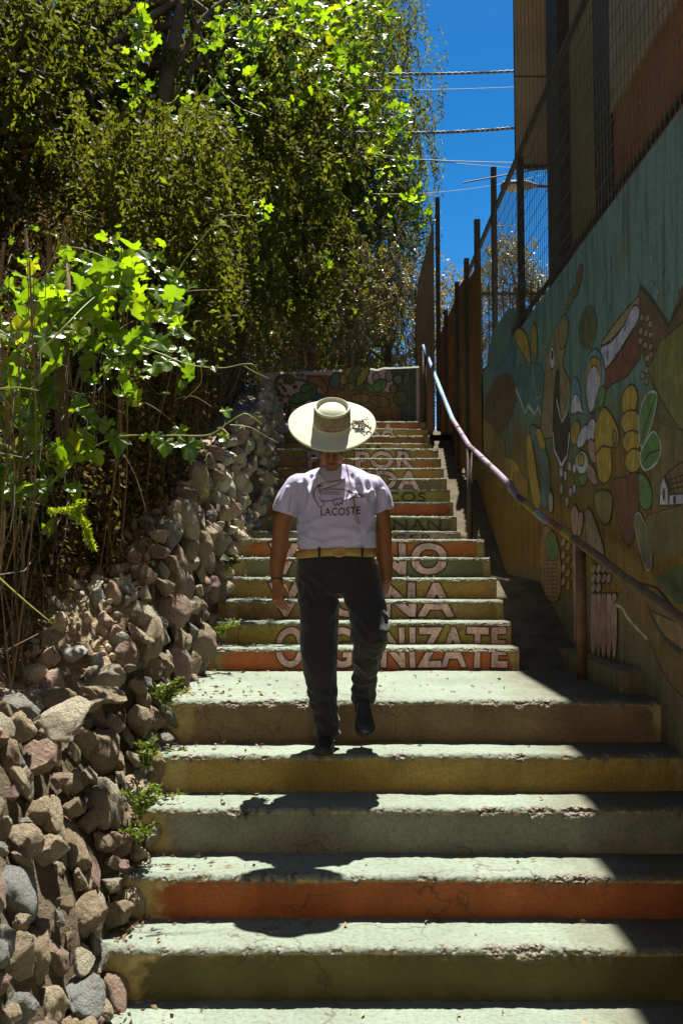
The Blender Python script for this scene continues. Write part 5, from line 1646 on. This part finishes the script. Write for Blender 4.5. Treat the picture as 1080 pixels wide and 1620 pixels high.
def fold(V, ax, az, bx, bz, wid, amp, front=True):
    """a crease along the segment a-b in x,z with a soft gaussian section"""
    a = np.array([ax, az]); d = np.array([bx - ax, bz - az]); L2 = (d**2).sum()
    q = V[:, [0, 2]] - a; t = np.clip((q @ d) / L2, 0, 1)
    dist = np.sqrt(((q - t[:, None] * d) ** 2).sum(1))
    env = np.exp(-(dist / wid) ** 2) * np.clip(np.minimum(t / .12, (1 - t) / .25), 0, 1)
    if front: env = env * (V[:, 1] < 4.86)
    return env * amp
def X(px): return PY(px, 800, 4.72).x
def Zp(py): return PY(540, py, 4.72).z
disp = np.zeros(len(V))
FOLDS = [(482, 750, 497, 800, .012, .010), (474, 758, 470, 792, .010, .008), (492, 748, 486, 775, .009, -.007), (500, 745, 520, 770, .010, .006), (505, 742, 484, 810, .012, .008),
         (566, 748, 580, 800, .012, .010), (556, 746, 572, 790, .010, -.008), (580, 752, 592, 795, .010, .008), (572, 775, 540, 800, .012, .007), (590, 775, 560, 792, .012, .008),
         (472, 812, 500, 850, .013, .009), (470, 828, 490, 862, .012, .008), (478, 846, 520, 866, .012, .008), (592, 812, 572, 850, .012, .008), (590, 838, 560, 864, .012, .009), (500, 862, 560, 850, .014, .006),
         (455, 765, 442, 800, .010, .008), (463, 775, 456, 812, .010, -.006), (605, 768, 614, 800, .010, .008), (598, 775, 602, 806, .009, -.006), (520, 835, 570, 842, .016, .005), (510, 820, 478, 835, .013, .006)]
for ax, ay, bx, by, wd, am in FOLDS: disp += fold(V, X(ax), Zp(ay), X(bx), Zp(by), wd, am * 1.6)
nz = np.array([mnoise.fractal(Vector((v[0]*7, v[1]*7, v[2]*5)), .8, 2, 3) for v in V])
disp += nz * .008
hem = np.clip((zz(862) - V[:, 2]) / .03, 0, 1)
disp -= hem * .004
V2 = V + Nn * disp[:, None]
shirt.vertices.foreach_set("co", V2.astype(np.float32).ravel()); shirt.update()
shirt_o = link("t_shirt", shirt, M['shirt'], man, True)
cm = MB(); cp = []
for k in range(25):
    a = 2 * pi * k / 24
    cp.append((-.022 + .071 * cos(a), 4.876 + .062 * sin(a), zz(739) + .020 * sin(a) + .004))
cm.tube(cp, .0065, 8, cap=False); cm.build("collar", M['shirt'], shirt_o, True)

# print on the shirt, laid on the cloth
from mathutils.bvhtree import BVHTree
bvh = BVHTree.FromPolygons([tuple(v) for v in V2], [tuple(p.vertices) for p in shirt.polygons])
def on_shirt(px, py, lift=.0015):
    d = ray(px, py).normalized(); o = Vector((0, 0, CAMZ)) + d * 3.5
    h, n, i, t = bvh.ray_cast(o, d)
    if h is None: h = PY(px, py, 4.70)
    return h - d * lift
pr = MB()
def stroke(pts, w=1.45, closed=False, sm=True):
    q = [Vector((p[0], p[1], 0)) for p in pts]
    if sm: q = catmull(q, 4)
    L = []; R = []
    for i, p in enumerate(q):
        t = (q[min(i+1, len(q)-1)] - q[max(i-1, 0)]); t = t.normalized() if t.length > 0 else Vector((1, 0, 0)); s = Vector((-t.y, t.x, 0)) * w / 2
        L.append(on_shirt(p.x + s.x, p.y + s.y)); R.append(on_shirt(p.x - s.x, p.y - s.y))
    n = len(q); pr.add(L + R, [(i, i+1, n+i+1, n+i) for i in range(n-1)])
def c7(p): return [(400 + x / 4.154, 600 + y / 4.154) for x, y in p]
# a crocodile outline, printed emblem
stroke(c7([(592,655),(540,668),(470,678),(425,700),(402,735),(402,770),(415,800),(430,830),(440,838),(465,828),(462,805),(445,795),(440,775)]))
stroke(c7([(592,660),(560,690),(500,710),(450,725),(440,750)])); stroke(c7([(445,798),(480,800),(525,795),(540,790)]))
stroke(c7([(525,795),(530,815),(545,832),(550,815),(565,830),(575,808),(585,822),(588,800),(580,785),(560,785),(540,790)]))
stroke(c7([(588,800),(640,785),(690,775),(730,772),(732,765),(690,752),(660,748),(640,742)])); stroke(c7([(640,742),(620,730),(590,725),(560,722),(500,722),(470,728)]))
stroke(c7([(665,770),(690,765),(715,766)]), .9); stroke(c7([(645,722),(660,712),(675,718),(665,728)]), .9); stroke(c7([(680,690),(700,682),(722,690)]), .9)
for j in range(5):
    for k in range(9):
        x, y = 445 + k * 15 + (j % 2) * 6, 735 + j * 5 + (2 if k > 6 else 0)
        if j % 2 == 0 or k < 8: stroke(c7([(x, y), (x + 7, y + 2)]), .9, sm=False)
for k in range(8): stroke(c7([(430 - k * 1, 735 - k * 6 if k < 5 else 705 - (k - 5) * 4), (440 + (k - 4) * 8 * (k > 4), 737 - k * 6 if k < 5 else 708 - (k - 5) * 4)]), .8, sm=False)
for k in range(10): stroke(c7([(438 + k * 14, 700 - k * 3.2), (442 + k * 14, 694 - k * 3.2)]), .8, sm=False)
tv, tf = text_geo("LACOSTE", 0.022)
x0, x1 = tv[:, 0].min(), tv[:, 0].max(); y0, y1 = tv[:, 1].min(), tv[:, 1].max()
bm = bmesh.new(); bvs = [bm.verts.new(v) for v in tv]
for f in tf:
    try: bm.faces.new([bvs[i] for i in f])
    except ValueError: pass
bmesh.ops.triangulate(bm, faces=bm.faces[:])
for it in range(2): bmesh.ops.subdivide_edges(bm, edges=[e for e in bm.edges if e.calc_length() > .18], cuts=1)
bmesh.ops.triangulate(bm, faces=bm.faces[:])
bm.verts.ensure_lookup_table()
for i, v in enumerate(bm.verts): v.index = i
PV = []
for v in bm.verts:
    u = (v.co.x - x0) / (x1 - x0); w = (v.co.y - y0) / (y1 - y0)
    PV.append(on_shirt(507.0 + u * 63.0, 816.0 - w * 13.0 - 2.5 * u + 2.5 * (1 - abs(2*u - 1)) * .4 , .0017))
pr.add(PV, [tuple(v.index for v in f.verts) for f in bm.faces]); bm.free()
pr.build("shirt_print", M['ink'], shirt_o)

# ---- trousers: one remeshed shell, left leg planted, right knee bent and swinging
b = MB()
b.loft([(-.028, 4.825, zz(872), .196, .130), (-.026, 4.83, zz(890), .203, .135), (-.024, 4.835, zz(915), .205, .138), (-.024, 4.835, zz(938), .195, .125)], 32, p=2.3)
def leg(path, rad, p=2.0):
    c = catmull([q for q in path], 6); r = [float(np.interp(i / (len(c)-1) * (len(rad)-1), range(len(rad)), rad)) for i in range(len(c))]
    b.tube(c, r, 22)
leg([PY(507, 900, 4.835), PY(505, 950, 4.82), PY(504, 1000, 4.80), PY(505, 1045, 4.775), PY(509, 1090, 4.80), PY(515, 1130, 4.825), PY(517, 1165, 4.825)],
    [.108, .104, .098, .088, .078, .066, .068])
leg([PY(566, 900, 4.835), PY(573, 935, 4.79), PY(582, 970, 4.73), PY(585, 1005, 4.685), PY(581, 1035, 4.73), PY(576, 1068, 4.80), PY(573, 1108, 4.86)],
    [.106, .104, .096, .090, .074, .060, .060])
tr = remesh(b, .006, 7, .5, "trousers")
V = co_of(tr); Nn = no_of(tr)
disp = np.array([mnoise.fractal(Vector((v[0]*9, v[1]*9, v[2]*7)), .8, 2, 3) for v in V]) * .009
def ring_folds(V, ctr_x, z0, z1, n, amp, seed):
    m = (np.abs(V[:, 0] - ctr_x) < .12) & (V[:, 2] > min(z0, z1)) & (V[:, 2] < max(z0, z1))
    ph = np.array([mnoise.noise(Vector((v[0]*14 + seed, v[1]*14, v[2]*5))) for v in V])
    t = (V[:, 2] - z1) / (z0 - z1)
    return m * np.sin((t * n + ph * .9 + V[:, 0] * 6) * 2 * pi) * amp * np.clip(np.minimum(t / .15, (1 - t) / .2), 0, 1)
disp += ring_folds(V, PY(512, 1100, 4.8).x, zz(1075), zz(1168), 4, .005, 1)
disp += ring_folds(V, PY(575, 1060, 4.8).x, zz(1020), zz(1108), 4, .0045, 4)
disp += ring_folds(V, PY(585, 985, 4.7).x, zz(950), zz(1020), 3, .004, 7)
disp += ring_folds(V, PY(505, 920, 4.8).x, zz(900), zz(960), 2.5, .004, 9)
# crease lines fanning from the crotch
for (ax, ay, bx, by) in ((538, 945, 500, 915), (540, 948, 575, 925), (537, 950, 515, 985), (541, 950, 570, 975)):
    disp += fold(V, X(ax), Zp(ay), X(bx), Zp(by), .012, .007)
V2 = V + Nn * disp[:, None]
tr.vertices.foreach_set("co", V2.astype(np.float32).ravel()); tr.update()
tro = link("trousers", tr, M['jeans'], man, True)
# belt with buckle
def belt_ring(z0, z1, ex, th=.004):
    m = MB(); rs = []
    for z, e in ((z0, ex), (z0, ex + th), (z1, ex + th), (z1, ex)):
        r = []
        for k in range(64):
            a = 2 * pi * k / 64; ca, sa = cos(a), sin(a); q = (abs(ca)**2.3 + abs(sa)**2.3) ** (-1/2.3)
            r.append((-.028 + (.198 + e) * ca * q, 4.823 + (.134 + e) * sa * q, z + .004 * cos(a) + .004 * sin(3 * a)))
        rs.append(r)
    vs = [p for r in rs for p in r]; fs = []
    for i in range(4):
        for k in range(64):
            j = (i + 1) % 4; fs.append((i*64+k, i*64+(k+1) % 64, j*64+(k+1) % 64, j*64+k))
    m.add(vs, fs); return m
zb0_, zb1_ = PY(530, 881, 4.69).z, PY(530, 868, 4.69).z
belt = belt_ring(zb0_, zb1_, .004).build("belt", M['leather'], man, True)
def front_y(x, e=.010): 
    q = (x + .028) / (.198 + e); return 4.823 - (.134 + e) * (max(0.0, 1 - abs(q) ** 2.3)) ** (1 / 2.3)
bm_ = MB(); zc = (zb0_ + zb1_) / 2
x_b = PY(536, 875, 4.69).x
loop = [(x_b + .030 * cos(a), front_y(x_b) - .007, zc + .019 * sin(a)) for a in np.linspace(0, 2*pi, 25)]
bm_.tube(loop, .0038, 6, cap=False); bm_.tube([(x_b, front_y(x_b) - .009, zc), (x_b + .03, front_y(x_b) - .009, zc)], .003, 6)
bm_.build("buckle", M['brass'], belt, True)
for px in (505, 573):
    x = PY(px, 875, 4.69).x; q = MB(); q.box(x - .006, x + .006, front_y(x) - .011, front_y(x) - .003, zb0_ - .006, zb1_ + .006); q.build("belt_loop", M['jeans'], tro)
# wrist band
w = MB(); wr = LA[-1].lerp(LA[-2], .22); dirv = (LA[-1] - LA[-2]).normalized(); a1 = dirv.orthogonal().normalized(); a2 = dirv.cross(a1)
w.tube([wr + (a1 * cos(t) + a2 * sin(t)) * .0315 for t in np.linspace(0, 2*pi, 25)], .0038, 6, cap=False); w.build("wrist_band", M['dark'], man, True)

# ---- shoes
def shoe(heel, toe_dir, pitch, name="shoe"):
    """heel: ground point under the heel; local x along the foot"""
    f = Vector((toe_dir[0], toe_dir[1], 0)).normalized(); f = Vector((f.x * cos(pitch), f.y * cos(pitch), -sin(pitch)))
    s = Vector((f.y, -f.x, 0)).normalized(); u = s.cross(f); 
    if u.z < 0: u = -u
    def P(a, l, h): return heel + f * a + s * l + u * h
    m = MB(); rs = []
    for a, hw, hh in ((-.012, .018, .050), (0, .030, .085), (.03, .036, .105), (.07, .037, .105), (.11, .038, .085), (.15, .043, .064), (.19, .047, .050), (.225, .044, .042), (.25, .034, .034), (.266, .016, .024)):
        r = []
        for k in range(20):
            t = 2 * pi * k / 20; c, sn = cos(t), sin(t)
            r.append(tuple(P(a, hw * (abs(c) ** .8) * (1 if c > 0 else -1) * (1 if sn < 0 else .92), .016 + (hh - .016) * (.5 + .5 * sn) if sn > -.999 else .016)))
        rs.append(r)
    m.rings(rs); o = m.build(name, M['shoe'], man, True)
    m = MB(); out = [(-.016, .020), (0, .033), (.05, .038), (.10, .036), (.15, .045), (.19, .050), (.23, .047), (.258, .034), (.274, .012)]
    top = [P(a, w, .020) for a, w in out] + [P(a, -w, .020) for a, w in out[::-1]]; bot = [P(a, w, .0 if a < .08 or a > .11 else .008) for a, w in out] + [P(a, -w, .0 if a < .08 or a > .11 else .008) for a, w in out[::-1]]
    m.rings([bot, top]); m.build("sole", M['dark'], o)
    m = MB(); m.tube([P(.02, 0, .09), P(.035, 0, .16)], [.044, .046], 14); m.build("ankle", M['shoe'], o, True)
shoe(Vector((PY(519, 1180, 4.85).x, 4.905, .757)), (-.10, -1), 0.0)
shoe(Vector((PY(572, 1120, 4.86).x + .002, 4.905, zz(1120, 4.88) + .01)), (.06, -1), radians(26))

# ---- hat: flat crowned pale felt hat with a sunken dome and wide brim
def HP_(x, y, z): return hatC + RH @ Vector((x, y, z))
hm = MB(); rs = []; N = 72
def circ(r, z, wav=0.0, ry=1.0): return [tuple(HP_(r * cos(2*pi*k/N), r * ry * sin(2*pi*k/N), z + wav * cos(4*pi*k/N) + wav * .5 * sin(2*pi*k/N))) for k in range(N)]
prof = [(.070, -.004, 0), (.150, -.006, .002), (.210, -.004, .005), (.2185, .001, .006), (.2185, .005, .006), (.210, .007, .005), (.150, .004, .002), (.100, .004, 0), (.0925, .009, 0), (.0895, .018, 0), (.0882, .060, 0), (.0878, .098, 0),
        (.0868, .104, 0), (.0835, .1065, 0), (.0800, .105, 0), (.0775, .098, 0), (.0750, .086, 0), (.0722, .082, 0), (.0690, .085, 0), (.060, .094, 0), (.045, .102, 0), (.025, .106, 0), (.006, .107, 0)]
hm.rings([circ(r, z, w, 1.04) for r, z, w in prof])
hat = hm.build("hat", M['hat'], man, True)
bd_ = MB(); bd_.rings([circ(.0890, .014, 0, 1.04), circ(.0925, .016, 0, 1.04), circ(.0912, .060, 0, 1.04), circ(.0905, .093, 0, 1.04), circ(.0870, .095, 0, 1.04)], cap=False)
bd_.build("hat_band_and_shade", simple_mat("tan_band_and_shade", (.185, .14, .082), (.24, .185, .115), 30, .8), hat, True)  # band carried up the crown side in brown to paint in its shade
bd_ = MB(); bd_.tube([HP_(.0925 * cos(a), .0962 * sin(a), .033) for a in np.linspace(0, 2*pi, 49)], .0022, 6, cap=False); bd_.tube([HP_(.0925 * cos(a), .0962 * sin(a), .0175) for a in np.linspace(0, 2*pi, 49)], .0018, 6, cap=False)
bd_.build("hat_cord", simple_mat("tan_hat_cord", (.34, .28, .18), (.42, .36, .25), 30, .8), hat, True)
# dried sprig on the brim
sp = MB(); C = []; D = []
rr = random.Random(3)
for k in range(9):
    a = HP_(.098 + rr.uniform(0, .01), -.01 + rr.uniform(-.012, .012), .016); e = HP_(.135 + rr.uniform(0, .065), -.02 + rr.uniform(-.045, .055), .012 + rr.uniform(0, .02))
    pts = catmull([a, a.lerp(e, .5) + nH * .008, e], 5); sp.tube(pts, .0011, 4)
    for q in range(5):
        C.append(tuple(pts[rr.randrange(3, len(pts))])); D.append((rr.gauss(0, 1), rr.gauss(0, 1), rr.gauss(0, 1)))
for k in range(14):
    C.append(tuple(HP_(.155 + rr.gauss(0, .014), -.035 + rr.gauss(0, .012), .012))); D.append((rr.gauss(0, 1), rr.gauss(0, 1), rr.gauss(0, 1)))
for k in range(8):
    C.append(tuple(HP_(.105 + rr.gauss(0, .006), -.005 + rr.gauss(0, .008), .018))); D.append((rr.gauss(0, 1), rr.gauss(0, 1), rr.gauss(0, 1)))
sprig = sp.build("dried_sprig", M['hat_cord'], hat)
C = np.array(C); D = unit(np.array(D)); n = len(C)
link("petals", leaves_mesh("petals", C, D, np.full(n, .017), np.full(n, .009), np.full(n, .05), RNG), M['litter'], sprig)
# chin cord hanging in a loop over the shirt
cc = MB()
def cordpts(pl): return catmull([on_shirt(px, py, .006) if py > 745 else PY(px, py, 4.735) for px, py in pl], 6)
cc.tube(cordpts([(547, 716), (546, 728), (548, 742), (553, 762), (559, 785), (563, 808), (567, 824), (569, 827)]), .0020, 6)
cc.tube(cordpts([(549, 716), (549, 728), (550, 745), (554, 768), (559, 792), (561, 812), (563, 823), (567, 828), (569, 827)]), .0020, 6)
cc.build("chin_cord", M['hat_cord'], hat, True)
print("objects", len(bpy.data.objects), "tris", sum(len(o.data.polygons) for o in bpy.data.objects if o.type == 'MESH'))
